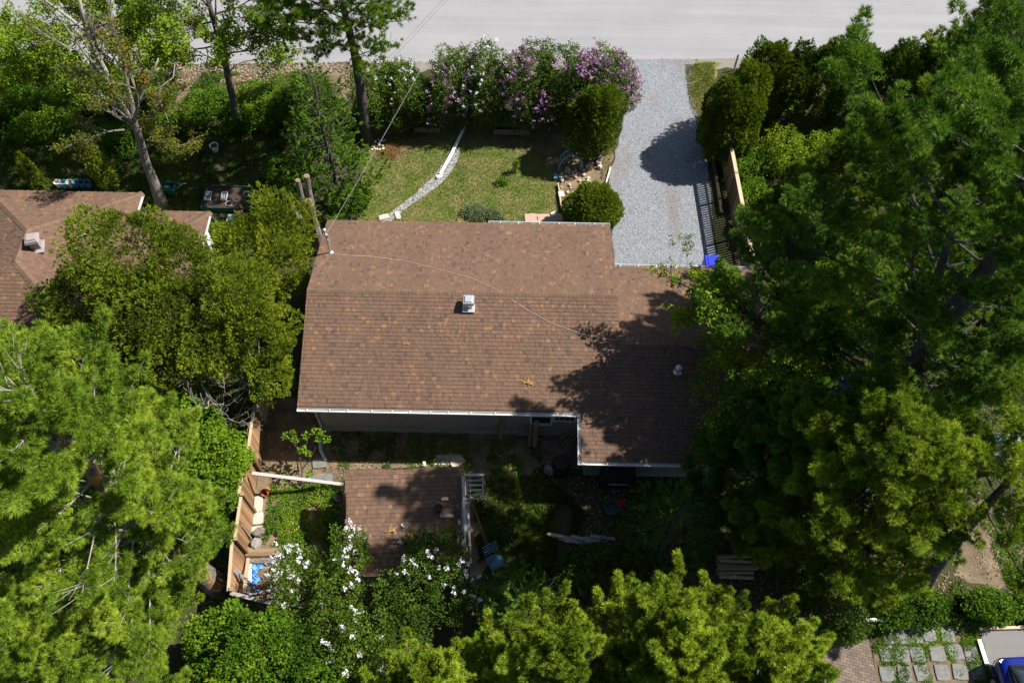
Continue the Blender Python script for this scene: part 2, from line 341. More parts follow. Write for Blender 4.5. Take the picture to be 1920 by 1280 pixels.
def conifer(name, label, base, h, R, z0, nl, mat, bark, seed, cat='pine tree', lean=(0, 0), prof=None, el=(-.05, .9), K=16, L=.12, Wd=.012,
            spread=1.15, sub=.3, subl=.5, step=.16, r0=.22, keep=1.0, forks=None, grp=None, upc=.35, vb=.5, amp=.16, trunkpts=None, azf=None, sz0=.22, gap=None, dup=1, dj=.05, limbbark=None, wk=1.0, km=1.45, plume=0, dens=70, rp=.24):
    r = np.random.default_rng(seed); base = np.array([base[0], base[1], 0.])
    t = thing(name, label, cat, base, grp)
    if trunkpts is None:
        n = 9; k = np.linspace(0, 1, n)
        tp = base + np.stack([lean[0] * k ** 1.3, lean[1] * k ** 1.3, h * k], 1); tp[1:-1, :2] += r.normal(0, .02 * R, (n - 2, 2))
    else: tp = np.array(trunkpts, float)
    prof = prof or (lambda s: (1 - s) ** .75)
    tm = MB(); zz = (tp[:, 2] - tp[0, 2]) / (tp[-1, 2] - tp[0, 2]); tr = r0 * (1 - .9 * zz) ** .85; tm.tube(tp, tr, 9)
    lm = MB(); TP = []; TD = []
    stems = [tp] + [np.array(q, float) for q in (forks or [])]
    for q in stems[1:]: tm.tube(q, np.linspace(r0 * .55, .03, len(q)), 7)
    for i in range(nl):
        s = (i + r.uniform(0, 1)) / nl; st = stems[i % len(stems)]
        z = z0 + (h - z0) * s
        if st[-1][2] < z: st = tp
        bp = np.array([np.interp(z, st[:, 2], st[:, j]) for j in range(3)])
        az = i * 2.39996 + r.normal(0, .35)
        if r.uniform() > keep: continue
        Ln = R * prof(s) * r.uniform(.72, 1.12)
        if azf: Ln *= azf(az, s)
        if Ln < .15: Ln = .15
        e = el[0] + (el[1] - el[0]) * s ** 1.4 + r.normal(0, .08)
        m = 7; k = np.linspace(0, 1, m); d = np.array([cos(az), sin(az), 0]); sd = np.array([-sin(az), cos(az), 0])
        bend = r.normal(0, .12)
        pts = bp + (k * Ln * cos(e))[:, None] * d + (k ** 2 * Ln * bend)[:, None] * sd + (k * Ln * sin(e) + k ** 2.2 * Ln * upc * .5)[:, None] * [0, 0, 1]
        lm.tube(pts, np.linspace(.010 + .008 * Ln, .006, m), 5)
        if plume:
            npl = 2 + int(Ln * 2.1 * plume)
            for j in range(npl + 1):
                if j == npl: kk = .72; ang = 0.
                else: kk = r.uniform(.25, .98); ang = (1 if j % 2 else -1) * r.uniform(.35, 1.15)
                p = np.array([np.interp(kk, k, pts[:, jj]) for jj in range(3)])
                pl = r.uniform(.5, 1.0) * (1.15 - .35 * kk) * min(1.0, .45 + Ln * .25); e2 = e * .7 + r.uniform(.05, .4)
                if j == npl: pl = max(pl, Ln * .3 + .12)
                dd = np.array([cos(az + ang) * cos(e2), sin(az + ang) * cos(e2), sin(e2)])
                tt = np.linspace(0, 1, 4)[:, None]; lm.tube(p + dd * tt * pl + np.array([0, 0, 1.]) * tt ** 2 * pl * upc * .5, [.010, .008, .006, .004], 4, False)
                mt = max(5, int(pl * dens)); t_ = r.uniform(.12, 1, mt) ** .85; o_ = rvec(mt, r); o_ -= dd * (o_ @ dd)[:, None]; o_ = nrm(o_)
                rr = rp * (1.05 - .75 * t_) * np.sqrt(r.uniform(.15, 1, mt)) * (.6 + .5 * min(pl, 1))
                q = p + dd * (t_ * pl)[:, None] + np.array([0, 0, 1.]) * (t_ ** 2 * pl * upc * .5)[:, None] + o_ * rr[:, None] * [1, 1, .8]
                TP.append(q); TD.append(nrm(dd * .75 + o_ * .65 + np.array([0, 0, .25]) + r.normal(0, .15, q.shape)))
            TP.append(pts[-1][None]); TD.append(nrm(d * cos(e) + [0, 0, sin(e) + upc])[None]); continue
        a = max(.12, sz0 * Ln); c = 0
        while a < Ln:
            c += 1; kk = a / Ln; p = np.array([np.interp(kk, k, pts[:, j]) for j in range(3)])
            sl_ = min((Ln - a) * subl + sub, R * .45) * r.uniform(.6, 1.15)
            sg = 1 if c % 2 else -1; ang = sg * r.uniform(.6, 1.1)
            dd = nrm(np.array([cos(az + ang) * cos(e), sin(az + ang) * cos(e), sin(e) * .6 + r.uniform(.0, .35)]))
            ns = max(2, int(sl_ / step)); ss = np.linspace(.25, 1, ns)
            q = p + dd * (ss * sl_)[:, None] + np.array([0, 0, 1.]) * (ss ** 2 * sl_ * upc * .6)[:, None]
            if sl_ > .35: lm.tube(np.stack([p, q[ns // 2], q[-1]]), [.007, .006, .004], 4, False)
            TP.append(q + r.normal(0, .03, q.shape)); td = nrm(dd * np.array([1, 1, 1]) + np.array([0, 0, upc + .2]) + r.normal(0, .3, q.shape)); TD.append(td)
            # side shoots, each carrying a row of tufts
            if sl_ > .3:
                for w in range(ns):
                    for _ in range(2 if sl_ > .6 else 1):
                        b = q[w]; g = nrm(dd + rvec(1, r)[0] * .9 + [0, 0, .3]); tl = r.uniform(.16, .38) * (1.15 - ss[w] * .4)
                        kk3 = np.array([.5, 1.0] if K >= 18 else [.4, .75, 1.0])[:, None]; TP.append(b + g * tl * kk3); TD.append(np.repeat(nrm(g + [0, 0, upc * .8])[None], len(kk3), 0))
            a += step * r.uniform(1.2, 1.9)
        TP.append(pts[-1][None]); TD.append(nrm(d * cos(e) + [0, 0, sin(e) + upc])[None])
    TP.append(tp[-1][None]); TD.append(np.array([[0, 0, 1.]]))
    P = np.concatenate(TP); D = np.concatenate(TD)
    if gap is not None:
        kp = n3(P, 2.6) > gap + .15 * r.normal(size=len(P)); P = P[kp]; D = D[kp]
    if dup > 1:
        n0 = len(P); P = np.repeat(P, dup, 0); D = np.repeat(D, dup, 0); J = r.normal(0, dj, P.shape); J[::dup] *= .2; J[:, 2] *= .7; P = P + J; D = nrm(D + r.normal(0, .25, D.shape))
    val = cval(P, r, 2.6, amp, vb)
    V, v = tuft_blades(P, D, int(K * km), L, Wd * wk, spread, val, r, fold=.22, vr=.32, jit=.015)
    quads('crown', V, v, mat, t); tk = tm.build('trunk', bark, t, smooth=True); lm.build('branches', limbbark or bark, tk)
    return t, len(V)

def grow(mb, p, d, L, r0, lev, r, tips, spread=.7, upb=.25, wob=.18, nchild=(4, 6), ratio=.55, segs=5):
    """recursive limb: adds tubes, returns twig tips"""
    pts = [np.array(p, float)]; d = nrm(d); st = L / segs
    for i in range(segs):
        d = nrm(d + r.normal(0, wob, 3) + np.array([0, 0, upb * .25])); pts.append(pts[-1] + d * st)
    pts = np.array(pts); mb.tube(pts, np.linspace(r0, max(r0 * .35, .006), len(pts)), 7 if r0 > .06 else 4, r0 > .06)
    if lev == 0:
        for q in pts[2:]: tips.append(q + r.normal(0, .05, 3))
        return
    nc = r.integers(nchild[0], nchild[1] + 1)
    for j in range(nc):
        k = .3 + .7 * (j + r.uniform(0, 1)) / nc; x = k * segs; i0 = min(int(x), segs - 1); b = pts[i0] + (pts[i0 + 1] - pts[i0]) * (x - i0)
        dd = nrm(nrm(pts[i0 + 1] - pts[i0]) + rvec(1, r)[0] * spread * 1.25 + [0, 0, upb])
        grow(mb, b, dd, L * ratio * r.uniform(.7, 1.2) * (1.15 - .4 * k), r0 * .45, lev - 1, r, tips, spread, upb, wob, nchild, ratio, segs)
    grow(mb, pts[-1], d, L * ratio * .8, r0 * .4, lev - 1, r, tips, spread, upb, wob, nchild, ratio, segs)

def broadleaf(name, label, base, trunk, limbs, mat, bark, seed, cat='tree', lev=2, K=9, rad=.22, L=.11, Wd=.075, r0=.15, grp=None, spread=.7, upb=.2,
              nchild=(4, 6), vb=.5, amp=.15, dead=None, thin=1.0, ratio=.55):
    """trunk: list of 3D points; limbs: list of (t on trunk 0..1, direction, length, radius)"""
    r = np.random.default_rng(seed); base = np.array([base[0], base[1], 0.]); t = thing(name, label, cat, base, grp)
    tm = MB(); tp = np.array(trunk, float); tm.tube(tp, r0 * np.linspace(1, .5, len(tp)) * (1 + .25 * (np.arange(len(tp)) == 0)), 10)
    lm = MB(); tips = []; s = np.linspace(0, 1, len(tp))
    for k, d, ln, rr in limbs:
        b = np.array([np.interp(k, s, tp[:, j]) for j in range(3)]); grow(lm, b, np.array(d, float), ln, rr, lev, r, tips, spread, upb, nchild=nchild, ratio=ratio)
    P = np.array(tips)
    if thin < 1: P = P[r.uniform(size=len(P)) < thin]
    P = P[P[:, 2] > .3]
    V, v = leaf_cluster(P, K, rad, L, Wd, cval(P, r, 1.6, amp, vb), r)
    quads('crown', V, v, mat, t); tk = tm.build('trunk', bark, t, smooth=True); lm.build('limbs', bark, tk)
    if dead:
        dm = MB()
        for pts, ra, rb in dead: dm.tube(pts, np.linspace(ra, rb, len(pts)), 6)
        tag(dm.build('dead_limbs', M['barkdead'], t, smooth=True), 'bleached bare dead limbs')
    return t, len(V)

def blob_points(blobs, n, r, lump=.16, fl=2.2, shell=.45, gap=None, gf=2.0):
    out = []; dr = []
    vol = np.array([b[3] * b[4] + b[4] * b[5] + b[3] * b[5] for b in blobs]); cnt = (n * vol / vol.sum()).astype(int)
    for b, m in zip(blobs, cnt):
        c = np.array(b[:3]); R = np.array(b[3:6]); d = rvec(int(m * 1.25), r); d = d[d[:, 2] > -.75][:m]
        q = 1 + lump * n3(d * 1.0 + c * 3, fl) ; s = (1 - shell * r.uniform(0, 1, len(d)) ** 2.2) * q
        out.append(c + d * R * s[:, None]); dr.append(nrm(d / R))
    P = np.concatenate(out); D = np.concatenate(dr); kp = P[:, 2] > .04
    # drop points deep inside another blob
    for b in blobs:
        q = (((P - b[:3]) / np.array(b[3:6])) ** 2).sum(1); kp &= q > .3
    if gap is not None: kp &= n3(P, gf) > gap
    return P[kp], D[kp]
def shrub(name, label, base, blobs, n, mat, seed, cat='shrub', mode='leaf', K=7, rad=.12, L=.07, Wd=.05, spread=.7, lump=.16, shell=.45, gap=None, vb=.5, amp=.16,
          stems=6, bark=None, grp=None, flowers=None, up=.8, fl=2.2, stemr=.03, upd=.5):
    """blobs relative to base: (x,y,z,rx,ry,rz)"""
    r = np.random.default_rng(seed); base = np.array([base[0], base[1], 0.]); t = thing(name, label, cat, base, grp)
    B = [(b[0] + base[0], b[1] + base[1], b[2], b[3], b[4], b[5]) for b in blobs]
    P, D = blob_points(B, n, r, lump, fl, shell, gap)
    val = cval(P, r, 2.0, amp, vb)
    if mode == 'leaf': V, v = leaf_cluster(P, K, rad, L, Wd, val, r, up)
    else: V, v = tuft_blades(P, nrm(D * (1 - upd) + np.array([0, 0, upd]) + r.normal(0, .25, P.shape)), K, L, Wd, spread, val, r)
    quads('crown', V, v, mat, t)
    sm = MB()
    for i in range(stems):
        b = B[i % len(B)]; c = np.array(b[:3]); q = c + rvec(1, r)[0] * np.array(b[3:6]) * .75; q[2] = max(q[2], .3)
        p0 = base + [r.normal(0, .12), r.normal(0, .12), 0]; m = (p0 + q) / 2 + [0, 0, .15 * b[5]]; sm.tube([p0, m, q], [stemr, stemr * .7, stemr * .3], 5)
    sm.build('stems', bark or M['bark'], t)
    if flowers:
        fm, nf, cond = flowers; i = r.permutation(len(P)); i = i[cond(P[i], D[i]) & (n3(P[i] + 5, 2.3) > -.05)][:nf]
        # each flower head: a small upright cone of petals
        c = P[i] + D[i] * .06; K2 = 16; a = r.uniform(0, 1, (len(c), K2)); ax = nrm(D[i] + [0, 0, .7])
        Q = (c[:, None] + ax[:, None] * (a * .2)[..., None] + rvec(len(c) * K2, r).reshape(len(c), K2, 3) * ((1 - a) * .055 + .016)[..., None]).reshape(-1, 3)
        nn = nrm(rvec(len(Q), r) + [0, 0, .8]); dd = nrm(np.cross(nn, rvec(len(Q), r)))
        quads('blossom', blades(Q, dd, nn, np.full(len(Q), .068), np.full(len(Q), .052), .5), r.uniform(0, 1, len(Q)), fm, t)
    return t, len(V)
def inpoly(P, poly):
    x, y = P[:, 0], P[:, 1]; c = np.zeros(len(P), bool); n = len(poly); j = n - 1
    for i in range(n):
        xi, yi = poly[i][:2]; xj, yj = poly[j][:2]
        c ^= ((yi > y) != (yj > y)) & (x < (xj - xi) * (y - yi) / (yj - yi + 1e-12) + xi); j = i
    return c
def scatter(poly, n, r):
    poly = np.array([p[:2] for p in poly]); mn, mx = poly.min(0), poly.max(0); q = r.uniform(mn, mx, (n, 2)); q = q[inpoly(q, poly)]; return np.c_[q, np.zeros(len(q))]
def PX(pts, z=0): return [U(x, y, z) for x, y in pts]
def groundcover(name, label, poly, n, mat, seed, kind='leaf', h=.12, L=.07, Wd=.05, gap=-.3, gf=1.2, K=5, vb=.5, amp=.2, exc=None, z=.01, cat='plants'):
    r = np.random.default_rng(seed); P = scatter(poly, n, r)
    kp = n3(P, gf) > gap
    if exc is not None:
        for e in exc: kp &= ~inpoly(P, e)
    P = P[kp]; hh = np.clip(.5 + .5 * n3(P + 3, gf), .15, 1.2)
    if kind == 'leaf':
        P[:, 2] = z + h * hh * r.uniform(.2, 1, len(P)); V, v = leaf_cluster(P, K, .09, L, Wd, cval(P, r, 1.8, amp, vb), r, 1.3); V[:, :, 2] = np.maximum(V[:, :, 2], z)
    elif kind == 'grass':
        P[:, 2] = z; D = nrm(r.normal(0, .45, P.shape) + [0, 0, 1.]); D[:, 2] = abs(D[:, 2]); V, v = tuft_blades(P, D, K, h, Wd, .8, cval(P, r, 1.1, amp, vb), r, .3, .25, .0); V[:, :, 2] = np.maximum(V[:, :, 2], z)
    else:
        P[:, 2] = z + r.uniform(.0, .04, len(P)); nn = nrm(rvec(len(P), r) * .55 + [0, 0, 1]); d = nrm(np.cross(nn, rvec(len(P), r)))
        V = blades(P, d, nn, L * r.uniform(.6, 1.3, len(P)), Wd * r.uniform(.6, 1.2, len(P)), .5); v = r.uniform(0, 1, len(P)); V[:, :, 2] = np.maximum(V[:, :, 2], z)
    o = quads(name, V, v, mat, None, (0, 0, 0)); return tag(o, label, cat, kind='stuff')
def sheet(name, px, z, mat, jag=.12, seed=1, world=False, step=.35):
    P = np.array(px if world else PX(px)); r = np.random.default_rng(seed); out = []
    for i in range(len(P)):
        a, b = P[i], P[(i + 1) % len(P)]; L = np.linalg.norm(b - a); m = max(1, int(L / step)) if jag else 1
        for k in range(m):
            q = a + (b - a) * k / m; nn = np.array([-(b - a)[1], (b - a)[0], 0]) / (L + 1e-9)
            out.append(q + nn * r.normal(0, jag) * (1 if jag else 0))
    V = np.array(out); V[:, 2] = z; mb = MB(); mb.v = [V]; mb.n = len(V)
    ar = sum(V[i][0] * V[(i + 1) % len(V)][1] - V[(i + 1) % len(V)][0] * V[i][1] for i in range(len(V)))
    from mathutils.geometry import delaunay_2d_cdt
    vo, _, fo, _, _, _ = delaunay_2d_cdt([mathutils.Vector((float(p[0]), float(p[1]))) for p in V], [], [list(range(len(V)))], 1, 1e-5)
    fo = [q if (vo[q[1]] - vo[q[0]]).cross(vo[q[2]] - vo[q[0]]) > 0 else q[::-1] for q in fo]
    me = bpy.data.meshes.new(name); me.from_pydata([(p[0], p[1], z) for p in vo], [], fo); me.update()
    me.materials.append(mat); o = bpy.data.objects.new(name, me); COL.objects.link(o); return tag(o, kind='structure')
# ------------------------------------------------------------------ roofs of real overlapping shingle tabs
def shingles(P0, u, w, Lu, Lw, poly=None, seed=0, expo=.143, th=.011):
    """P0 lower-left corner of slope, u along eave, w up the slope; returns quads + values"""
    r = np.random.default_rng(seed); n = nrm(np.cross(u, w)); rows = int(math.ceil(Lw / expo)); V = []; A = []
    for i in range(rows):
        y0 = i * expo; y1 = min((i + 1) * expo, Lw); x = -r.uniform(0, .2); lum = r.normal(0, .03)
        hi = r.uniform() < .5
        while x < Lu:
            wd = r.choice([.05, .08, .1, .13, .16]); a, b = max(x, 0), min(x + wd, Lu); x += wd; hi = not hi
            if b - a < .01: continue
            t0 = th * (1.9 if hi else .9); c = P0 + u * (a + b) / 2 + w * (y0 + y1) / 2
            if poly is not None and not inpoly(c[None, :2], poly)[0]: continue
            k = r.uniform(); v = np.clip((r.uniform(.74, .98) if k < .08 else r.uniform(.05, .3) if k < .15 else r.normal(.52, .12)) + lum, 0, 1)
            A0 = P0 + u * a + w * y0; B0 = P0 + u * b + w * y0; A1 = P0 + u * a + w * (y1 + .004); B1 = P0 + u * b + w * (y1 + .004)
            lo = n * .001; V.append([A0 + n * t0, B0 + n * t0, B1 + lo, A1 + lo]); A.append(v)
            V.append([A0 - n * .001, B0 - n * .001, B0 + n * t0, A0 + n * t0]); A.append(v * .6)
            if hi:
                V.append([A0 + n * t0, A1 + lo, A0, A0]); A.append(v); V.append([B0 + n * t0, B0, B1 + lo, B1 + lo]); A.append(v)
    return np.array(V), np.array(A)
def ridgecap(mb, a, b, nA, nB, w=.16, seed=0, step=.14, lift=.035):
    """overlapping cap pieces bent over a ridge or hip"""
    r = np.random.default_rng(seed); a = np.array(a, float); b = np.array(b, float); L = np.linalg.norm(b - a); d = (b - a) / L; k = 0.
    while k < L:
        e = min(k + step + .03, L); p, q = a + d * k, a + d * e; z0, z1 = lift + .012, lift
        for wv in (nA, nB):
            m = np.stack([p + [0, 0, z0], q + [0, 0, z1], q + wv * w + [0, 0, .012], p + wv * w + [0, 0, .024]])
            mb.add(m, [(0, 1, 2, 3)], r.uniform(0, 1))
        for wv in (nA, nB): mb.add(np.stack([p + [0, 0, z0], p + wv * w + [0, 0, .024], p + wv * w, p]), [(0, 1, 2, 3)], .2)
        k += step
# ------------------------------------------------------------------ the setting
R_ = random.Random(5)
def gp(): pass
mb = MB(); mb.add([(-260, -200, 0), (260, -200, 0), (260, 320, 0), (-260, 320, 0)], [(0, 1, 2, 3)]); tag(mb.build('ground', M['ground'], loc=(0, 0, 0)), kind='structure')
rdir = nrm(np.array([44.87, 1.95, 0])); rn = np.array([-rdir[1], rdir[0], 0]); r0 = np.array([-25.32, 32.5, 0])
def road_pt(s, t, z=0): p = r0 + rdir * s + rn * t; return (p[0], p[1], z)
sheet('road_shoulder', [road_pt(-60, -.75), road_pt(110, -.75), road_pt(110, .6), road_pt(-60, .6)], .004, M['shoulder'], .09, 2, True)
sheet('road', [road_pt(-150, 0), road_pt(200, 0), road_pt(200, 9.5), road_pt(-150, 9.5)], .008, M['road'], .025, 3, True, .5)
sheet('litter_strip', [road_pt(-10, -.7), road_pt(19, -.7), road_pt(19, -2.6), road_pt(-10, -3.3)], .006, M['litter'], .15, 4, True)
drv = [(1186, 112), (1300, 112), (1296, 170), (1318, 230), (1330, 330), (1338, 420), (1345, 520), (1400, 560), (1160, 560), (1146, 430), (1140, 340), (1165, 240), (1185, 180)]
sheet('driveway', drv, .010, M['gravel'], .05, 5)
LAWN = [(640, 470), (668, 350), (705, 262), (780, 236), (900, 215), (1060, 235), (1052, 300), (1046, 395), (1100, 470)]
sheet('lawn', LAWN, .004, M['lawn'], .1, 6)
sheet('flower_bed_soil', [(690, 245), (770, 232), (900, 222), (1060, 225), (1150, 270), (1146, 330), (1060, 405), (1046, 330), (1010, 290), (900, 262), (800, 262), (745, 300), (700, 300)], .007, M['dirt'], .08, 7)
sheet('needle_mulch', [(696, 232), (790, 232), (800, 250), (762, 262), (740, 300), (705, 290)], .010, M['mulch'], .08, 8)
sheet('gravel_path', [(712, 415), (742, 392), (780, 362), (815, 330), (835, 300), (850, 275), (864, 278), (858, 302), (848, 322), (830, 342), (796, 368), (755, 396), (730, 420)], .012, M['pathgravel'], .025, 9, step=.2)
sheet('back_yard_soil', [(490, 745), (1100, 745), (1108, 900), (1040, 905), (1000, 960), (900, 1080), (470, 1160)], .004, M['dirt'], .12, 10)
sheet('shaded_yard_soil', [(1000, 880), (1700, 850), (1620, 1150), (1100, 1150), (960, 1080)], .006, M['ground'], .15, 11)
sheet('brick_path', [(1618, 1150), (1650, 1300), (1535, 1300), (1500, 1205), (1480, 1150)], .010, M['brick'], .0, 12)
sheet('paver_bed_soil', [(1628, 1178), (1860, 1175), (1905, 1320), (1650, 1320)], .005, M['litter'], .05, 13)
sheet('parking_area', [(1832, 1178), (2100, 1165), (2200, 1330), (1880, 1330)], .010, M['parking'], .02, 14)
sheet('side_slope', [(1760, 985), (1830, 950), (1960, 925), (2200, 980), (2100, 1110), (1900, 1115), (1800, 1075)], .008, M['litter'], .2, 15)
sheet('grass_verge', [(1290, 118), (1345, 118), (1340, 200), (1316, 240), (1298, 200)], .008, M['lawn'], .12, 16)

# ------------------------------------------------------------------ main house
PIT, YR, ZR, X0, X1, YN, YS, XN, XE = .2843, 17.07, 3.92, -7.36, 3.80, 21.18, 12.95, 2.45, 9.3
zS = lambda y: ZR - PIT * (YR - y)
zN = lambda y: ZR - PIT * (y - YR)
GY, GZ = 15.34, zS(15.34); GN = 19.6; zG = lambda y: GZ - .288 * (y - GY)
def roofplane(pts, seed, parent, name='shingle_slope', th=.11):
    """pts: 3D polygon, first two points along the eave"""
    P = np.array(pts, float); u = nrm(P[1] - P[0]); n = nrm(np.cross(P[1] - P[0], P[-1] - P[0]))
    if n[2] < 0: n = -n
    w = np.cross(n, u); s = (P - P[0]) @ u; q = (P - P[0]) @ w
    o = P[0] + u * s.min() + w * q.min() + n * .006
    V, A = shingles(o, u, w, s.max() - s.min(), q.max() - q.min(), P[:, :2] + (P[:, :2].mean(0) - P[:, :2]) * .001, seed)
    ob = quads(name, V, A, M['shingle'], parent)
    return ob, P, n
house = thing('bungalow', 'brown shingled bungalow with grey siding and lower garage wing in the middle', 'house', (-1.8, 17, 0))
rb = MB()
NP = [(X1, YN, zN(YN)), (X0, YN, zN(YN)), (X0, YR, ZR), (X1, YR, ZR)]
SP = [(X0, YS, zS(YS)), (XN, YS, zS(YS)), (XN, 11.36, zS(11.36)), (XE, 11.36, zS(11.36)), (XE, GY, GZ), (X1, GY, GZ), (X1, YR, ZR), (X0, YR, ZR)]
GP = [(XE, GN, zG(GN)), (X1 + .002, GN, zG(GN)), (X1 + .002, GY, GZ), (XE, GY, GZ)]
for q in (NP, SP, GP): rb.slab(q, .13, .5)
roof = rb.build('roof', M['shinglecap'], house)
for q, sd in ((NP, 1), (SP, 2), (GP, 3)): roofplane(q, sd, roof)
rc = MB(); ridgecap(rc, (X0, YR, ZR), (X1, YR, ZR), np.array([0, -.96, -.273]), np.array([0, .96, -.273]), .11, 1, lift=.022); rc.build('ridge_cap', M['shinglecap'], roof)
rc = MB(); ridgecap(rc, (X1, GY, GZ), (XE, GY, GZ), np.array([0, -.96, -.273]), np.array([0, .96, -.273]), .11, 2, lift=.022); rc.build('ridge_cap', M['shinglecap'], roof)
wl = MB(); a, b = X0 + .42, X1 - .12
def gable(x0, x1, y0, y1, yr, zr, ztop, z0=.28):
    """wall body with gable ends, as one closed prism along x"""
    prof = [(y0, z0), (y1, z0), (y1, ztop(y1)), (yr, zr), (y0, ztop(y0))]
    V = [(x0, y, z) for y, z in prof] + [(x1, y, z) for y, z in prof]; n = 5
    return V, [tuple(range(n))[::-1], tuple(range(n, 2 * n))] + [(k, (k + 1) % n, n + (k + 1) % n, n + k) for k in range(n)]
wl.add(*gable(a, b, YS + .42, YN - .42, YR, ZR - .14, lambda y: ZR - .14 - PIT * abs(y - YR)))
wl.add(*gable(b + .003, XE - .3, 11.8, GN - .4, GY, GZ - .14, lambda y: GZ - .14 - .288 * abs(y - GY)))
wl.add(*gable(XN + .3, b - .003, 11.8, YS + .415, 13.2, zS(13.2) - .14, lambda y: zS(y) - .14))
wall = wl.build('wall', M['siding'], house)
fd = MB(); fd.box(((a + b) / 2, (YS + YN) / 2, .14), (b - a + .02, YN - YS - .8, .28)); fd.box(((XN + XE) / 2, 15.5, .135), (XE - XN - .5, 7.42, .27)); fd.build('foundation', M['foundation'], house)
gut_n = 0
def gutter(p, q, out, label=None):
    """open trough with hangers along the eave p-q; out = outward unit vector"""
    p = np.array(p, float); q = np.array(q, float); out = np.array(out, float); m = MB(); L = np.linalg.norm(q - p); d = (q - p) / L
    z = np.array([0, 0, 1.])
    m.beam(p + out * .115 - z * .04, q + out * .115 - z * .04, .014, .08); m.beam(p + out * .06 - z * .087, q + out * .06 - z * .087, .086, .012)
    m.beam(p + out * .008 - z * .06, q + out * .008 - z * .06, .012, .09)
    for e in (p + d * .006, q - d * .006): m.beam(e + out * .014 - z * .05, e + out * .104 - z * .05, .011, .092)
    k = R_.uniform(.1, .5)
    while k < L - .05:
        c = p + d * k; m.beam(c + out * .015 + z * -.004, c + out * .103 + z * -.004, .028, .012); k += R_.choice([.62, .7, .78, .84])
    return m.build('gutter', M['white'], house)
gutter((X0, YS, zS(YS)), (XN - .02, YS, zS(YS)), (0, -1, 0)); gutter((XN, YS - .14, zS(YS) - .05), (XN, 11.36, zS(11.36)), (-1, 0, 0))
gutter((XN - .12, 11.36, zS(11.36)), (XE, 11.36, zS(11.36)), (0, -1, 0)); gutter((X1, GN, zG(GN)), (XE, GN, zG(GN)), (0, 1, 0)); gutter((-1.0, YN, zN(YN)), (X1, YN, zN(YN)), (0, 1, 0))
# downspout with its curved pale pipe
ds = MB(); c0 = np.array([a - .05, YS + .02, 2.6]); w0 = np.array([a - .04, YS + .36, 2.25])
ds.tube([c0, w0, w0 + [0, 0, -1.75]], .045, 6)
ds.build('downspout', M['white'], house)
pz = [np.array([a - .04, YS + .34, .5]), U(600, 830, .16), U(601, 842, .12), U(605, 852, .1), U(611, 863, .07)]
ds = MB(); ds.tube(pz, .062, 10); tag(ds.build('drain_pipe', M['pipe']), 'pale curved drain pipe leading away from the downspout at the bungalow corner', 'pipe')
# windows in the south wall
def window(xa, xb, z0, z1, y, muntin, parent, sgn=-1):
    f = MB(); t = .07
    for (p, q) in (((xa, z0), (xb, z0)), ((xa, z1), (xb, z1))): f.box(((xa + xb) / 2, y + sgn * .03, p[1]), (xb - xa + t, .07, t))
    for x in (xa, xb): f.box((x, y + sgn * .03, (z0 + z1) / 2), (t, .068, z1 - z0 - t))
    if muntin:
        for k in range(1, 4): f.box((xa + (xb - xa) * k / 4, y + sgn * .025, (z0 + z1) / 2), (.02, .02, z1 - z0 - t))
        f.box(((xa + xb) / 2, y + sgn * .026, (z0 + z1) / 2), (xb - xa - t, .018, .02))
    fr = f.build('window', M['white'], parent); g = MB(); g.box(((xa + xb) / 2, y + sgn * .012, (z0 + z1) / 2), (xb - xa - t, .01, z1 - z0 - t)); g.build('pane', M['glass'], fr)
window(.75, 1.5, 1.0, 2.15, YS + .42, False, house); window(1.58, 2.35, 1.3, 2.15, YS + .42, True, house)
# roof vents
def plane_hit(px, py, f):
    lo, hi = 1.5, 6.0
    for _ in range(50):
        m = (lo + hi) / 2; q = U(px, py, m)
        if m > f(q[1]): hi = m
        else: lo = m
    return U(px, py, lo)
def vent_box(parent, c, s=.34, col='metal', rz=0, tilt=PIT, h=.46):
    c = np.array(c, float); m = MB(); R = _rz(rz)
    def bx(o, d, t=1.0): m.box(c + R @ np.array(o, float), d, rz, taper=t)
    bx((0, -.04, .012), (s * 1.3, s * 1.5, .02)); bx((0, 0, h * .35), (s * .82, s * .82, h * .7)); bx((0, 0, h * .76), (s * 1.22, s * 1.22, .10), .86); bx((0, 0, h * .76 + .065), (s * .84, s * .84, .05), .94); bx((0, 0, h * .76 + .098), (s * .7, s * .7, .02))
    return tag(m.build('vent_box', M[col], parent), 'square galvanised vent with a stepped cap')
vent_box(roof, (-1.55, 16.62, zS(16.62)))
q = plane_hit(1270, 697, zS); m = MB(); m.lathe(q, [(.16, 0), (.15, .03), (.075, .05), (.075, .2), (.12, .22), (.13, .27), (.10, .33), (.04, .36)], 14); tag(m.build('round_vent', M['metal'], roof, smooth=True), 'small round domed metal vent')
# service mast
q = plane_hit(620, 474, zN); mt = MB(); top = q + [0, 0, 1.32]
mt.lathe(q - [0, 0, .05], [(.13, 0), (.12, .06), (.05, .12)], 12); mt.tube([q, top], .034, 8); mt.lathe(top - [0, 0, .02], [(.06, 0), (.075, .05), (.06, .11), (.02, .14)], 10); mt.box(top + [.04, 0, -.28], (.09, .06, .16)); mt.tube([top + [.05, 0, -.2], top + [.16, -.05, -.42], top + [.12, 0, -.6], top + [.03, 0, -.5]], .012, 4)
tag(mt.build('service_mast', M['metal'], roof, smooth=False), 'steel electrical service mast')
MT = top
def sag(p, q, s, n=16): p = np.array(p, float); q = np.array(q, float); k = np.linspace(0, 1, n)[:, None]; return p + (q - p) * k - np.array([0, 0, 1.]) * (4 * s * k * (1 - k))
wr = MB(); wr.tube(sag(MT + [.05, 0, -.15], U(905, -90, 8.2), .25), .005, 5); tag(wr.build('service_wire', M['wire']), 'thin pale overhead wire running from the roof mast towards the road', 'wire')
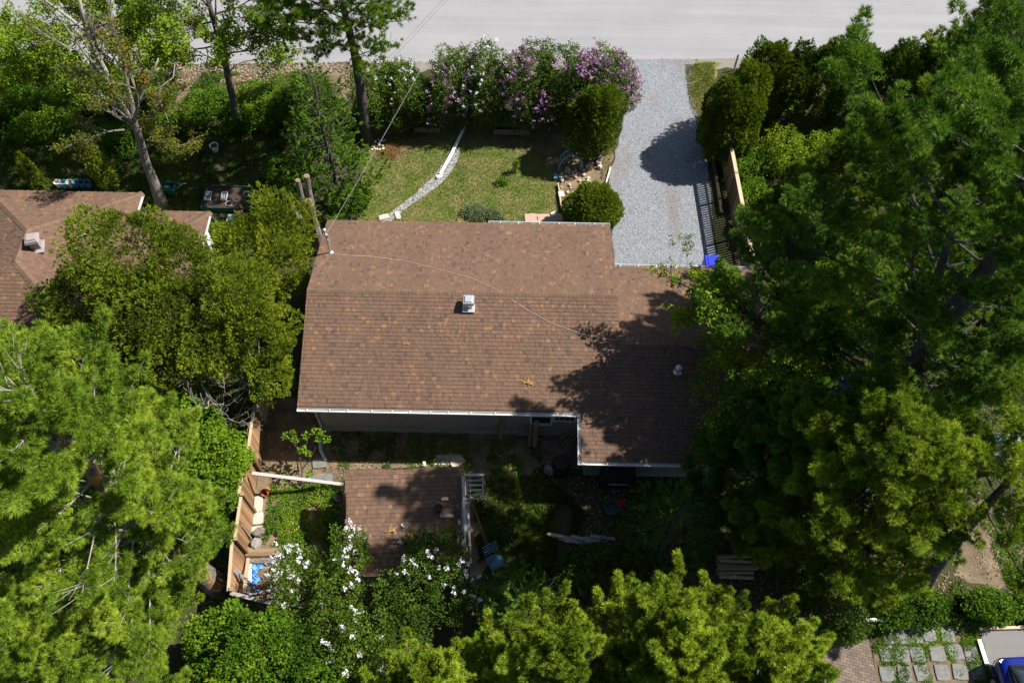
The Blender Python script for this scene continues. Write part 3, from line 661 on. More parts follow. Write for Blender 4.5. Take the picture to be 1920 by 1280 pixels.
for i in range(2):
    wr = MB(); wr.tube(sag(U(676 + 8 * i, 160, 3.4 + .3 * i), U(900 + 8 * i, -80, 8.6), .15), .005, 4); tag(wr.build('utility_wire', M['darkwood']), 'dark utility wire running from the tall pine trunk out over the road', 'wire', 'dark wires over the road')
cb = MB(); pp = [(622, 474), (640, 479), (700, 482), (760, 490), (820, 505), (880, 521), (940, 548), (985, 580), (1030, 605), (1090, 627), (1135, 636), (1156, 639), (1159, 630)]
cb.tube([plane_hit(x, y, lambda yy: min(zN(yy), zS(yy))) + [0, 0, .03] for x, y in pp], .008, 5); tag(cb.build('roof_cable', M['cable']), 'thin tan cable lying in a long curve across the bungalow roof', 'cable')
# twigs fallen on the roofs
def twigs(px, py, f, n, sz, label, seed, zoff=.04):
    r = random.Random(seed); c = plane_hit(px, py, f); m = MB()
    for i in range(n):
        an = r.uniform(0, 6.28); p = c + [r.uniform(-.1, .1), r.uniform(-.06, .06), zoff]; L = sz * r.uniform(.3, 1); d = np.array([cos(an), sin(an) * .8, 0]); d[2] = d[1] * PIT
        m.tube([p - d * L / 2, p + [0, 0, .03], p + d * L / 2], [.012, .01, .006], 4)
    tag(m.build('fallen_twigs', M['leaflitwood']), label, 'twigs', 'dead twigs fallen on the roof')
M['leaflitwood'] = plain('dry_orange_twigs', (.42, .26, .09), .9, .3, 20)
twigs(763, 647, zS, 6, .22, 'small tuft of dry twigs on the shingles left of the roof middle', 1); twigs(988, 718, zS, 14, .5, 'larger dry orange pine twig near the lower edge of the sunlit roof', 2); twigs(1078, 720, zS, 9, .32, 'dry twig lying at the edge of the tree shade on the roof', 3)

# ------------------------------------------------------------------ shed
shed = thing('garden_shed', 'small brown shingled shed with one low slope behind the bungalow', 'shed', (-3.4, 9.2, 0))
NW = U(648, 884, 2.5); NE = U(865, 878, 2.5); ww = U(877, 1075, 1.95) - NE; SWc = NW + ww; SEc = NE + ww; su = nrm(NE - NW); sv = nrm(np.cross([0, 0, 1.], su))
rb = MB(); rb.slab([SWc, SEc, NE, NW], .09); nb = [NW + sv * .12 - [0, 0, .10], NE + sv * .12 - [0, 0, .10]]; rb.slab([NW + sv * .002, NE + sv * .002, nb[1], nb[0]], .09)
sroof = rb.build('roof', M['darkwood'], shed); roofplane([SWc, SEc, NE, NW], 11, sroof); rc = MB(); ridgecap(rc, NW, NE, nrm(ww), nrm(nb[0] - NW), .07, 3, lift=.015); rc.build('ridge_cap', M['shinglecap'], sroof)
wl = MB(); ins = .22; q = [SWc + su * ins + sv * .25, SEc - su * ins + sv * .25, NE - su * ins - sv * .02, NW + su * ins - sv * .02]
V = [(p[0], p[1], .0) for p in q] + [(p[0], p[1], p[2] - .14) for p in q]; wl.add(V, [(0, 3, 2, 1), (4, 5, 6, 7), (0, 1, 5, 4), (1, 2, 6, 5), (2, 3, 7, 6), (3, 0, 4, 7)]); wl.build('wall', M['greywood'], shed)
sh_n = nrm(np.cross(SEc - SWc, NW - SWc)); sh = lambda x, y: next(U(x, y, z) for z in np.linspace(2.8, 1.5, 800) if (U(x, y, z) - SWc) @ sh_n <= 0.02)
def pot(name, c, r, h, mat, label, group=None, rim=.012, plant=None, cat='flower pot', tilt=None):
    t = thing(name, label, cat, c, group); m = MB(); R = None
    if tilt: R = np.array(mathutils.Euler(tilt).to_matrix())
    m.lathe(c, [(r * .7, 0), (r * .96, h), (r + rim, h), (r + rim, h + .03), (r - .008, h + .03), (r * .8, h - .03)], 18, R=R); m.build('shell', mat, t)
    d = MB(); d.lathe(np.array(c) + (0 if R is None else R @ np.array([0, 0, 0.])), [(r * .8, h - .06), (r * .84, h - .015)], 14, R=R); d.build('soil', M['soil'], t)
    return t
q = sh(823, 957); pot('flower_pot', q, .125, .26, M['blackplastic'], 'dark round plant pot standing on the shed roof')
q = sh(834, 936); m = MB(); m.box(q + [0, 0, .05], (.24, .11, .07), .1); m.box(q + [0, 0, .088], (.22, .10, .008), .1); tag(m.build('wood_block', M['palewood']), 'short pale wood block on the shed roof above the pot', 'wood block')
q = sh(838, 968); m = MB(); m.box(q + [0, 0, .045], (.46, .11, .05), 0); m.box(q + [.16, 0, .075], (.12, .09, .01), 0); tag(m.build('board_offcut', M['greywood']), 'longer grey board offcut on the shed roof below the pot', 'board')
twigs(735, 995, lambda y: 2.6 + (y - NE[1]) * (.65 / abs(ww[1])) + .0, 9, .4, 'curled dry leaf sprig on the left part of the shed roof', 5, .06)

# weathered trellis against the shed's east side
tr = thing('wooden_trellis', 'weathered grey wooden trellis frame leaning along the right edge of the shed', 'trellis', U(880, 990, 0))
zt = 2.75; A_ = U(868, 892, zt); B_ = U(877, 1056, zt - .4); lb = MB(); lb.beam(A_, U(873, 1000, zt - .1), .10, .05, .9); lb.beam(A_ + [.12, -.05, -.07], B_ + [.1, 0, 0], .07, .05, .4); lb.build('rail', M['greywood'], tr)
lb = MB(); lb.beam(U(868, 940, zt - .14), U(869, 1026, zt - .3), .13, .03, .6); tag(lb.build('plank', plain('bluish_painted_plank', (.22, .27, .31), .7, .2, 9), tr), 'bluish painted plank')
C = [U(872, 890, zt), U(908, 890, zt), U(906, 934, zt - .1), U(874, 936, zt - .1)]; fr = MB(); fr.beam(C[0], C[1], .08, .06, .9); fr.beam(C[1] + [-.05, -.06, -.02], C[2], .05, .05, .5); fr.beam(C[2] + [-.05, 0, 0], C[3], .05, .05, .4); fr.build('frame', M['greywood'], tr)
for k in range(4):
    s = MB(); y = 901 + k * 9; s.beam(U(876, y, zt - .06), U(903, y - 1, zt - .06), .06, .03, .3 + .2 * (k % 3)); s.build('slat', M['greywood'], tr)
for px, py, qx, qy in ((905, 892, 0, .5), (884, 940, .6, -1.0), (876, 892, 0, 0), (877, 1056, 0, 0)):
    s = MB(); p = U(px, py, 2.3); s.beam(p + [0, 0, .36 if py < 900 else 0], (p[0] + qx, p[1] + qy, 0), .07, .07, .2); s.build('post', M['oldwood'], tr)

# ------------------------------------------------------------------ neighbour's house (hip roof)
nh = thing('neighbour_house', 'brown hip-roofed neighbouring house with white walls at the left edge', 'house', (-16.5, 18.6, 0))
ez = 2.7; xw, xe, yn, ys = -21.15, -14.95, 22.42, 15.0; r1 = (-18.05, 19.45, 4.02); r2 = (-18.05, 18.0, 4.02)
F = [[(xe, yn, ez), (xw, yn, ez), r1], [(xe, ys, ez), (xe, yn, ez), r1, r2], [(xw, ys, ez), (xe, ys, ez), r2], [(xw, yn, ez), (xw, ys, ez), r2, r1]]
wy0, wy1, wyr, wz, wx = 16.4, 21.52, 19.0, 3.42, -12.05; ro = wx - 1.9; jx = -14.95 - (wz - ez) / .4266
G = [[(wx, wy1, ez), (xe, wy1, ez), (jx, wyr, wz), (ro, wyr, wz)], [(wx, wy0, ez), (wx, wy1, ez), (ro, wyr, wz)], [(xe, wy0, ez), (wx, wy0, ez), (ro, wyr, wz), (jx, wyr, wz)]]
rb = MB()
for q in F + G: rb.slab(q, .12)
nroof = rb.build('roof', M['shinglecap'], nh)
for i, q in enumerate(F + G): roofplane(q, 20 + i, nroof)
rc = MB(); cx = lambda a, b, s: ridgecap(rc, a, b, nrm(np.array([s[0], s[1], -.3])), nrm(np.array([s[2], s[3], -.3])), .15, 4)

for aa, bb, ss in (((xe, yn, ez), r1, (1, -1, -1, 1)), ((xw, yn, ez), r1, (-1, -1, 1, 1)), ((xe, ys, ez), r2, (1, 1, -1, -1)), (r1, r2, (1, 0, -1, 0)), ((wx, wy1, ez), (ro, wyr, wz), (1, -.7, -1, .7)), ((jx, wyr, wz), (ro, wyr, wz), (0, 1, 0, -1))):
    rc = MB(); cx(aa, bb, ss); rc.build('hip_cap', M['shinglecap'], nroof)
wl = MB(); wl.box(((xw + xe) / 2, (yn + ys) / 2, 1.29), (xe - xw - .6, yn - ys - .6, 2.56)); wl.box(((xe + wx) / 2 - .2, (wy0 + wy1) / 2, 1.285), (wx - xe - .2, wy1 - wy0 - .6, 2.55)); nwall = wl.build('wall', M['stucco'], nh)
fx = MB(); fx.box((wx + .012, (wy0 + wy1) / 2, ez - .06), (.02, wy1 - wy0, .15)); fx.build('fascia', M['white'], nh); fx = MB(); fx.box((xe + .012, (wy1 + yn) / 2, ez - .06), (.02, yn - wy1 - .05, .15)); fx.build('fascia', M['white'], nh)
for yy in (17.6, 20.2):
    f = MB(); x = wx - .3 + .0; f.box((x + .03, yy, 1.5), (.06, 1.1, 1.1)); fr = f.build('window', M['white'], nh); g = MB(); g.box((x + .063, yy, 1.5), (.01, .95, .95)); g.build('pane', M['glass'], fr)
eF = lambda x: ez + .4266 * (xe - x)
M['ventgrey'] = plain('pinkish_grey_vent_paint', (.30, .26, .25), .5, .12, 8)
vv = vent_box(nroof, (-17.6, 18.85, eF(-17.6) - .02), .40, 'ventgrey', .25, h=.62); tag(vv, 'square pinkish-grey vent with a louvred cap')
m = MB(); m.beam(U(141, 448, 3.55), U(172, 432, 3.4), .05, .02); m.beam(U(137, 461, 3.5), U(148, 475, 3.3), .04, .02); tag(m.build('flashing', M['white'], nroof), 'short white metal flashing strips')
# ------------------------------------------------------------------ fences
def board_panel(p, q, h, parent, mat, wb=.14, gap=.008, z0=.05, jit=.01, rail=None, seed=0, lean=0):
    r = random.Random(seed); p = np.array(p, float); q = np.array(q, float); L = np.linalg.norm(q - p); d = (q - p) / L; nn = np.array([-d[1], d[0], 0]); m = MB(); k = 0
    ang = math.atan2(d[1], d[0])
    while k < L - wb * .5:
        c = p + d * (k + wb / 2) + nn * r.uniform(-.004, .004); hh = h + r.uniform(-jit, jit); m.box((c[0], c[1], (z0 + hh) / 2), (wb - gap, .022, hh - z0), ang, a=r.uniform(0, 1)); k += wb
    return m.build('board_panel', mat, parent)
def rails(p, q, zs, parent, mat, w=.09, t=.04, off=.035):
    p = np.array(p, float); q = np.array(q, float); d = nrm(q - p); nn = np.array([-d[1], d[0], 0])
    for z in zs: m = MB(); m.beam(p + nn * off + [0, 0, z], q + nn * off + [0, 0, z], t, w, R_.random()); m.build('rail', mat, parent)
def post(c, h, parent, mat, s=.1): m = MB(); m.box((c[0], c[1], h / 2), (s, s, h), a=R_.random()); m.box((c[0], c[1], h + .015), (s * 1.25, s * 1.25, .03), a=.8); m.build('post', mat, parent)
LF = [U(496, 806), U(486, 884), U(475, 960), U(464, 1040), U(458, 1133)]
fl = thing('board_fence', 'warm brown board fence with pale posts running along the left side of the back yard', 'fence', LF[2])
for i in range(4):
    a, b = LF[i], LF[i + 1]; o = np.array([.04 * (-1) ** i, 0, 0]); board_panel(a + o, b + o, 1.72, fl, M['cedarwood'], seed=i); rails(b + o, a + o, (.25, 1.1), fl, M['palewood'])
    m = MB(); m.beam(a + o + [-.01, 0, 1.76], b + o + [-.01, 0, 1.76], .10, .04, .7); tag(m.build('top_rail', M['palewood'], fl), 'pale worn top rail'); post(a + [.08, 0, 0], 1.82, fl, M['oldwood'])
post(LF[4] + [.05, .05, 0], 1.82, fl, M['oldwood'])
SF = [LF[4] + [.02, -.05, 0], U(520, 1152), U(590, 1160)]
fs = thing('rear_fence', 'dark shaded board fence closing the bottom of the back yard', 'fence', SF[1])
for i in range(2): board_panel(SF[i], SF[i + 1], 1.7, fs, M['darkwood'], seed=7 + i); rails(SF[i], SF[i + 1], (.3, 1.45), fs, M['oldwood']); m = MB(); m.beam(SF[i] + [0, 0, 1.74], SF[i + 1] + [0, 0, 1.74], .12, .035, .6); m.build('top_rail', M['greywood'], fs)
pf = thing('picket_fence', 'narrow pale picket fence in the gap between the left cedars and the bungalow', 'fence', U(500, 775))
PA, PB = U(498, 800), U(508, 735); L = np.linalg.norm(PB - PA); d = (PB - PA) / L
for k in range(int(L / .13)):
    c = PA + d * (k * .13 + .05); m = MB(); m.box((c[0], c[1], .75), (.02, .075, 1.5), math.atan2(d[1], d[0]) + pi / 2 * 0, a=.8); m.build('picket', M['palewood'], pf)
rails(PA, PB, (.4, 1.2), pf, M['palewood'], .07, .03)
DA, DB = np.array([9.42, 27.2, 0]), np.array([9.62, 20.6, 0])
df = thing('driveway_fence', 'slatted board fence with pale sunlit top edge on the right of the driveway', 'fence', (9.5, 24, 0))
for i in range(3):
    a, b = DA + (DB - DA) * i / 3, DA + (DB - DA) * (i + 1) / 3; board_panel(a, b, 1.66, df, M['oldwood'], .125, .048, seed=30 + i); rails(a, b, (.3, 1.15), df, M['oldwood']); post(a, 1.7, df, M['oldwood'])
    m = MB(); m.beam(a + [0, 0, 1.70], b + [0, 0, 1.70], .15, .045, .95); tag(m.build('top_rail', M['palewood'], df), 'pale sunlit top rail')
m = MB(); m.beam(U(1334, 275, .1), U(1352, 400, .1), .12, .2, .5); tag(m.build('edging_timber', M['darkwood']), 'dark timber edging at the foot of the driveway fence', 'timber')
m = MB(); m.beam(U(644, 908, .32), U(472, 887, 1.4), .12, .07, .95); tag(m.build('wood_beam', M['greywood']), 'long pale beam slanting from the left fence down to the shed', 'beam')

# ------------------------------------------------------------------ front yard things
m = MB(); m.beam(U(890, 212, .25), U(868, 245, .18), .06, .06, .1); m.beam(U(868, 245, .18), U(846, 290, .14), .13, .05, .9); m.beam(U(846, 290, .14), U(826, 326, .1), .14, .05, .9); tag(m.build('white_plank_edging', M['whitewood']), 'long bent white plank lying along the gravel path in the lawn', 'plank')
m = MB(); m.box(U(825, 331, .05), (.2, .16, .1), .6); m.rock(U(821, 333, .03), (.24, .2, .1), 3); tag(m.build('white_downspout_block', M['whitewood']), 'small white block at the lower end of the bent white plank', 'block')
def slab_piece(px, py, w, d, rz, mat, label, name='stone_slab', group=None, h=.05, z=.015, cat='stone slab', seed=1):
    c = U(px, py); m = MB(); r = random.Random(seed * 7 + int(px)); P = [(-.5, -.5), (.02, -.54), (.5, -.48), (.53, .02), (.48, .5), (-.02, .52), (-.5, .47), (-.53, 0)]
    P = [(x * w * r.uniform(.93, 1.05), y * d * r.uniform(.93, 1.05)) for x, y in P]; Q = [np.array([c[0], c[1]]) + (_rz(rz)[:2, :2] @ np.array(p)) for p in P]
    m.prism(Q, z, z + h); cc = np.mean(Q, 0); m.prism([cc + (q - cc) * .96 for q in Q], z + h, z + h + .006)
    return tag(m.build(name, mat), label, cat, group)
slab_piece(720, 408, .42, .26, .3, M['slabstone'], 'pale slab at the lower end of the gravel path near the roof edge'); slab_piece(746, 405, .22, .42, .35, M['slabstone'], 'narrow pale slab standing apart right of the path end')
for i, l in enumerate(['left pinkish paver beside the lawn against the bungalow eave', 'middle pinkish paver of the row at the bungalow eave', 'right pinkish paver of the row next to the small round cedar']): slab_piece(996 + i * 23, 411, .56, .5, .02, M['pink'], l, 'concrete_paver', 'pinkish pavers at the bungalow front', cat='paver', seed=9)
slab_piece(1038, 404, .22, .2, .5, M['whitewood'], 'small white stone at the corner of the lawn and pavers', 'white_stone', h=.12, cat='stone'); slab_piece(1052, 368, .24, .28, .1, M['whitewood'], 'square white block on the low edging of the rock garden', 'white_block', h=.16, cat='block')
m = MB(); m.beam(U(1046, 345, .1), U(1050, 365, .1), .05, .16, .8); m.beam(U(1050, 370, .1), U(1053, 392, .1), .07, .12, .8); tag(m.build('garden_edging', M['palewood']), 'thin wooden edging between the lawn and the rock garden', 'edging')
r = random.Random(4)
for i in range(46):
    x = r.uniform(1050, 1108); y = 342 + r.uniform(-22, 30) - (x - 1050) * .25
    if y > 384 - (x - 1050) * .5 + 12: continue
    m = MB(); s = r.uniform(.08, .22); m.rock(U(x, y), (s, s * r.uniform(.6, 1), s * .6), i); tag(m.build('rock_garden_stone', M['beige']), 'pale angular stone in the rock garden above the small round cedar', 'stone', 'loose stones of the rock garden')
for i in range(4): m = MB(); m.rock(U(1122 + (i % 2) * 2, 292 + i * 8), (.3, .26, .2), 60 + i); tag(m.build('border_stone', M['slabstone']), 'larger pale stone in the short row beside the gravel driveway below the tall round cedar', 'stone', 'stone row beside the driveway')
for i in range(16):
    m = MB(); m.rock(U(r.uniform(696, 722), r.uniform(262, 284)), (r.uniform(.08, .16), .1, .07), 80 + i); tag(m.build('white_pebble', M['whitewood']), 'small white stone scattered at the foot of the tall pine', 'stone', 'white stones at the pine foot')
m = MB(); m.beam(U(1145, 314, .12), U(1136, 345, .06), .06, .06, .9); tag(m.build('white_stick', M['whitewood']), 'white stick lying on the driveway edge beside the round cedars', 'stick')
# arched trellis in shade
m = MB(); k = np.linspace(0, pi, 11); c1, c2 = U(1046, 322), U(1092, 318)
for off in (0, .35): m.tube([c1 + (c2 - c1) * (1 - cos(t)) / 2 + np.array([0, off, 1.0 * sin(t)]) for t in k], .035, 6)
for t in k[1:-1]: q = c1 + (c2 - c1) * (1 - cos(t)) / 2 + np.array([0, 0, 1.0 * sin(t)]); m.beam(q, q + [0, .35, 0], .03, .03)
tag(m.build('garden_arch', plain('faded_blue_arch', (.16, .27, .33), .6, .2, 8)), 'low faded blue garden arch in the shade of the tall round cedar', 'arch')
slab_piece(1042, 336, .2, .22, .1, plain('dull_blue_box', (.10, .25, .34), .6, .15, 5), 'small blue box beside the end of the garden arch', 'blue_box', h=.2, cat='box')
# planter frames in shade
for x, y, w, h_, l in ((802, 238, 1.2, .75, 'shaded wooden planter frame at the top left of the lawn'), (960, 248, 1.7, .35, 'long low wooden frame under the white lilac bushes'), (1040, 215, 1.1, .4, 'dark wooden frame under the purple lilac bushes')):
    t = thing('planter_frame', l, 'planter', U(x, y)); c = U(x, y)
    for s in (-1, 1): m = MB(); m.box(c + [0, s * h_ / 2, .17], (w, .05, .3), a=.7); m.build('side_board', M['oldwood'], t); m = MB(); m.box(c + [s * (w / 2 - .025), 0, .168], (.05, h_ - .055, .29), a=.5); m.build('end_board', M['oldwood'], t)
    m = MB(); m.box(c + [0, 0, .1], (w - .1, h_ - .1, .12)); m.build('soil', M['soil'], t)
m = MB(); m.beam(U(770, 236, .05), U(748, 250, .0) + [0, 0, .05], .1, .05); m.beam(U(768, 190, .9), U(728, 253, .02), .03, .03); tag(m.build('garden_stake', M['greywood']), 'thin grey stake leaning by the planter near the tall pine', 'stake')
# left yard
def wpot(px, py, rr, h, mat, l, g=None, name='flower_pot'): return pot(name, U(px, py, .02), rr, h, mat, l, g)
wpot(405, 283, .19, .34, M['pipe'], 'white bucket planter alone in the shaded grass between the maples')
wpot(432, 388, .15, .22, M['metal'], 'grey rimmed pot at the lower middle of the planting bed')
wpot(449, 399, .19, .2, M['terracotta'], 'upper terracotta pot right of the white seed tray'); wpot(452, 411, .22, .2, plain('faded_pink_pot', (.45, .27, .22), .8, .2, 8), 'lower and larger faded terracotta pot right of the white seed tray')
wpot(466, 371, .16, .25, M['metal'], 'grey round pot at the right end of the planting bed'); wpot(407, 392, .12, .1, M['slabstone'], 'small pale ring pot at the left below the planting bed')
t = thing('planting_bed', 'large dark raised bed with green edging beside the neighbouring house', 'planter', U(428, 375)); c = U(428, 377); m = MB()
for s in (-1, 1): m.box(c + [0, s * .62, .16], (2.0, .035, .28)); m.box(c + [s * 1.0, 0, .16], (.035, 1.2, .278))
m.build('edging', M['green'], t); m = MB(); m.box(c + [0, 0, .13], (1.93, 1.17, .22)); m.build('soil', M['soil'], t)
for x, l in ((391, 'blue-grey wire tray at the left end of the planting bed'), (421, 'blue-grey wire tray in the middle of the planting bed')):
    m = MB(); c = U(x, 369, .32); w, d_ = .24, .42
    for s in (-1, 1): m.box(c + [s * w / 2, 0, .05], (.015, d_, .1)); m.box(c + [0, s * d_ / 2, .05], (w, .015, .1))
    for k in range(5): m.box(c + [0, -d_ / 2 + d_ * (k + .5) / 5, .01], (w, .012, .012))
    for k in range(3): m.box(c + [-w / 2 + w * (k + .5) / 3, 0, .011], (.012, d_, .012))
    tag(m.build('wire_tray', M['pipe']), l, 'tray')
t = thing('seed_tray', 'white tray with four square cells below the planting bed', 'tray', U(434, 411)); c = U(434, 411, .02); m = MB(); m.box(c + [0, 0, .06], (.32, .36, .12)); m.build('tray_body', M['whitewood'], t)
for sx in (-1, 1):
    for sy in (-1, 1): m = MB(); m.box(c + [sx * .075, sy * .085, .122], (.085, .095, .006)); m.build('cell', M['aqua'], t)
for i, (l, cm) in enumerate((('white plastic tub first from the left in the row behind the neighbouring house', 'whitewood'), ('turquoise tub second from the left in the row', 'aqua'), ('brown-rimmed tub third from the left in the row', 'slabstone'), ('dark blue tub fourth in the row behind the neighbouring house', 'bluet'), ('dark blue tub fifth in the row', 'bluet'), ('rightmost blue tub in the row behind the neighbouring house', 'bluet'))):
    if cm == 'bluet' and 'bluet' not in M: M['bluet'] = plain('dull_blue_plastic', (.05, .16, .26), .5, .2, 6)
    c = U(113 + i * 11, 350, .0); m = MB(); m.lathe(c, [(.12, 0), (.14, .3), (.16, .31), (.16, .33), (.13, .33), (.11, .06)], 12); tag(m.build('plastic_tub', M[cm]), l, 'tub', 'row of tubs behind the neighbouring house')
t = thing('garden_cart', 'dark green garden cart in the shade beside the leaning maple trunk', 'cart', U(315, 355)); c = U(315, 355, .3); m = MB(); m.box(c, (.75, .5, .06)); m.box(c + [0, .24, .12], (.75, .03, .24)); m.box(c + [0, -.24, .12], (.75, .03, .24)); m.box(c + [.36, 0, .12], (.03, .45, .24)); m.build('tray_body', M['green'], t)
for s in (-1, 1): m = MB(); m.lathe(c + [-.2, s * .3, -.12], [(.06, -.03), (.17, -.03), (.17, .03), (.06, .03)], 14, R=np.array([[1, 0, 0], [0, 0, -1], [0, 1, 0.]])); m.build('wheel', M['blackplastic'], t)
m = MB(); m.tube([c + [.38, 0, .05], c + [.8, 0, .4], c + [.95, 0, .42]], .02, 5); m.build('handle', M['metal'], t)
m = MB(); k = np.linspace(0, 2 * pi, 17); m.tube([U(408, 437, .3) + [.28 * cos(a), .28 * sin(a), 0] for a in k], .014, 5); m.tube([U(408, 437, .25) + [.22 * cos(a), .22 * sin(a), 0] for a in k], .012, 5); tag(m.build('hose_coil', M['pipe']), 'pale hose coil by the white wall of the neighbouring house', 'hose')
m = MB(); m.box(U(318, 632, .9), (1.1, .8, .5), .3); m.box(U(318, 632, 1.2), (.9, .6, .12), .3); tag(m.build('blue_tarp_bundle', M['tarp']), 'bright blue tarp bundle seen through the big cedar at the left', 'tarp')
# stumps
for i, (b, tp_, rr, l) in enumerate((((588, 470), (558, 338), .13, 'tall thin dead stub with a broken pale top left of the dark spruce'), ((592, 450), (575, 330), .15, 'tallest dead trunk right behind the stubs beside the dark spruce'), ((600, 470), (578, 377), .2, 'thick sawn trunk stub with a pale round cut top'), ((572, 440), (548, 388), .14, 'short mossy stub left of the sawn trunk'))):
    b0 = U(*b); z = CH * (1 - np.hypot(*b0[:2]) / np.hypot(*U(*tp_)[:2])); t0 = U(*tp_, z); t = thing('dead_trunk', l, 'dead tree', b0); m = MB(); k = np.linspace(0, 1, 6)[:, None]
    m.tube(b0 + (t0 - b0) * k + np.array([[0, 0, 0]] + [[R_.gauss(0, .04), R_.gauss(0, .04), 0] for _ in range(4)] + [[0, 0, 0]]), rr * np.linspace(1.25, .8, 6), 9); m.build('stem', M['barkpale'], t, smooth=False)
    m = MB(); m.lathe(t0, [(rr * .72, -.02), (rr * .70, .02)], 10); m.build('cut_face', M['oldwood'], t)
# bins, sign, red-brown post
def bin_(c, rz=0):
    t = thing('recycling_bin', 'bright blue wheeled bin against the garage eave at the end of the driveway', 'bin', c); m = MB(); m.box(c + np.array([0, 0, .5]), (.58, .62, .96), rz, taper=1.0); m.box(c + np.array([0, 0, .96]), (.62, .68, .05), rz); m.build('body', M['bluebin'], t)
    m = MB(); m.box(c + np.array([0, 0, 1.02]), (.62, .72, .06), rz, taper=.9); m.box(c + np.array([0, .0, 1.06]), (.4, .46, .03), rz, taper=.85); m.box(c + np.array([0, -.38, 1.0]), (.4, .06, .05), rz); m.build('lid', M['bluebin'], t)
    for s in (-1, 1): m = MB(); m.lathe(c + np.array([s * .3, -.3, .12]), [(.03, -.03), (.12, -.03), (.12, .03), (.03, .03)], 14, R=np.array([[0, 0, 1], [0, 1, 0], [-1, 0, 0.]])); m.build('wheel', M['blackplastic'], t)
bin_(U(1331, 505, .5) * [1, 1, 0], .05)
t = thing('marker_sign', 'small white upright marker at the roadside corner of the cedar hedge', 'sign', U(1376, 132)); c = U(1376, 132); m = MB(); m.box(c + [0, 0, .35], (.05, .05, .7)); m.build('post', M['white'], t); m = MB(); m.box(c + [-.02, -.04, .6], (.1, .02, .75), .2); m.box(c + [-.02, -.03, 1.0], (.06, .02, .1), .2); m.build('board', M['white'], t)

# ------------------------------------------------------------------ back yard things
for i, (a_, b_, l) in enumerate((((470, 895), (492, 1080), ''), )): pass
for i, (x, y, w, d_, l) in enumerate(((485, 945, .3, .6, 'upper pale concrete slab along the foot of the left fence'), (483, 972, .4, .42, 'middle broad pale slab along the left fence'), (482, 992, .42, .2, 'lowest short pale slab of the row along the left fence'), (600, 868, .5, .4, 'greenish flat stone below the drain pipe outlet'), (600, 897, .9, .32, 'flat slab beside the long slanting beam'))): slab_piece(x, y, w, d_, .1, M['slabstone'] if i < 3 else M['greystone'], l, seed=i)
slab_piece(840, 862, 1.0, .4, .05, M['beige'], 'broad tan flagstone just above the shed roof', 'flagstone', seed=3, cat='flagstone'); slab_piece(858, 868, .5, .3, .6, M['beige'], 'smaller tan flagstone overlapping the broad one above the shed', 'flagstone', seed=4, z=.075, cat='flagstone')
m = MB(); m.box(U(796, 871, .2), (.09, .09, .42)); m.box(U(796, 871, .42), (.07, .07, .01)); tag(m.build('white_post', M['whitewood']), 'short white post standing behind the shed ridge', 'post'); m = MB(); m.box(U(781, 873, .15), (.04, .04, .3)); m.box(U(781, 873, .31), (.03, .03, .01)); tag(m.build('thin_stake', M['palewood']), 'thin pale stake left of the white post behind the shed', 'stake')
t = thing('terracotta_pot', 'orange terracotta pot lying tipped beside the left fence', 'flower pot', U(499, 918)); c = U(499, 920, .17); R = np.array(mathutils.Euler((RAD(50), RAD(-20), 0)).to_matrix()); m = MB(); m.lathe(c, [(.09, -.14), (.13, .1), (.155, .1), (.155, .15), (.125, .15), (.08, -.08)], 16, R=R); m.build('shell', M['terracotta'], t); m = MB(); m.lathe(c, [(.1, .02), (.1, .05)], 12, R=R); m.build('inside', M['soil'], t)
for i, (p, q, w, mt_, l) in enumerate((((466, 1040, .1), (458, 1110, 1.3), .12, 'palewood', 'pale board leaning in the lower left fence corner'), ((470, 1010, .2), (452, 985, 1.3), .10, 'greywood', 'grey board leaning against the middle of the left fence'), ((440, 1068, 1.5), (480, 1106, .15), .14, 'greywood', 'long grey plank slanting across the fence corner'), ((447, 1075, 1.2), (462, 1112, .2), .06, 'oldwood', 'thin brown stick next to the slanting plank'), ((470, 1050, .15), (466, 1118, .2), .12, 'whitewood', 'white board on the ground along the lower left fence'), ((462, 1115, .3), (520, 1104, .3), .08, 'greywood', 'grey rail lying along the rear fence'), ((466, 1122, .35), (530, 1112, .3), .07, 'oldwood', 'brown rail lying along the rear fence'))):
    m = MB(); P_, Q_ = U(*p), U(*q); m.beam(P_, Q_, w, .04, .6); m.beam(P_ + [0, 0, .022], Q_ + [0, 0, .022], w * .8, .008, .8); tag(m.build('loose_board', M[mt_]), l, 'board')
m = MB(); m.tube([U(462, 1035, .22), U(490, 1036, .2), U(526, 1034, .22)], [.2, .19, .15], 9); tag(m.build('split_log', M['oldwood']), 'thick split log lying beside the lower left fence', 'log'); m = MB(); m.tube([U(470, 1052, .14), U(500, 1051, .14), U(524, 1050, .13)], [.11, .12, .09], 8); tag(m.build('thin_log', M['barkpale']), 'thinner log just below the thick split log', 'log')
m = MB(); m.rock(U(482, 1022, .1), (.6, .4, .35), 5); tag(m.build('root_stump', M['greywood']), 'pale weathered root stump above the split log', 'stump'); m = MB(); m.rock(U(487, 1000, .0), (.5, .4, .3), 6); tag(m.build('dark_stump', M['barkpale']), 'dark round stump against the left fence', 'stump')
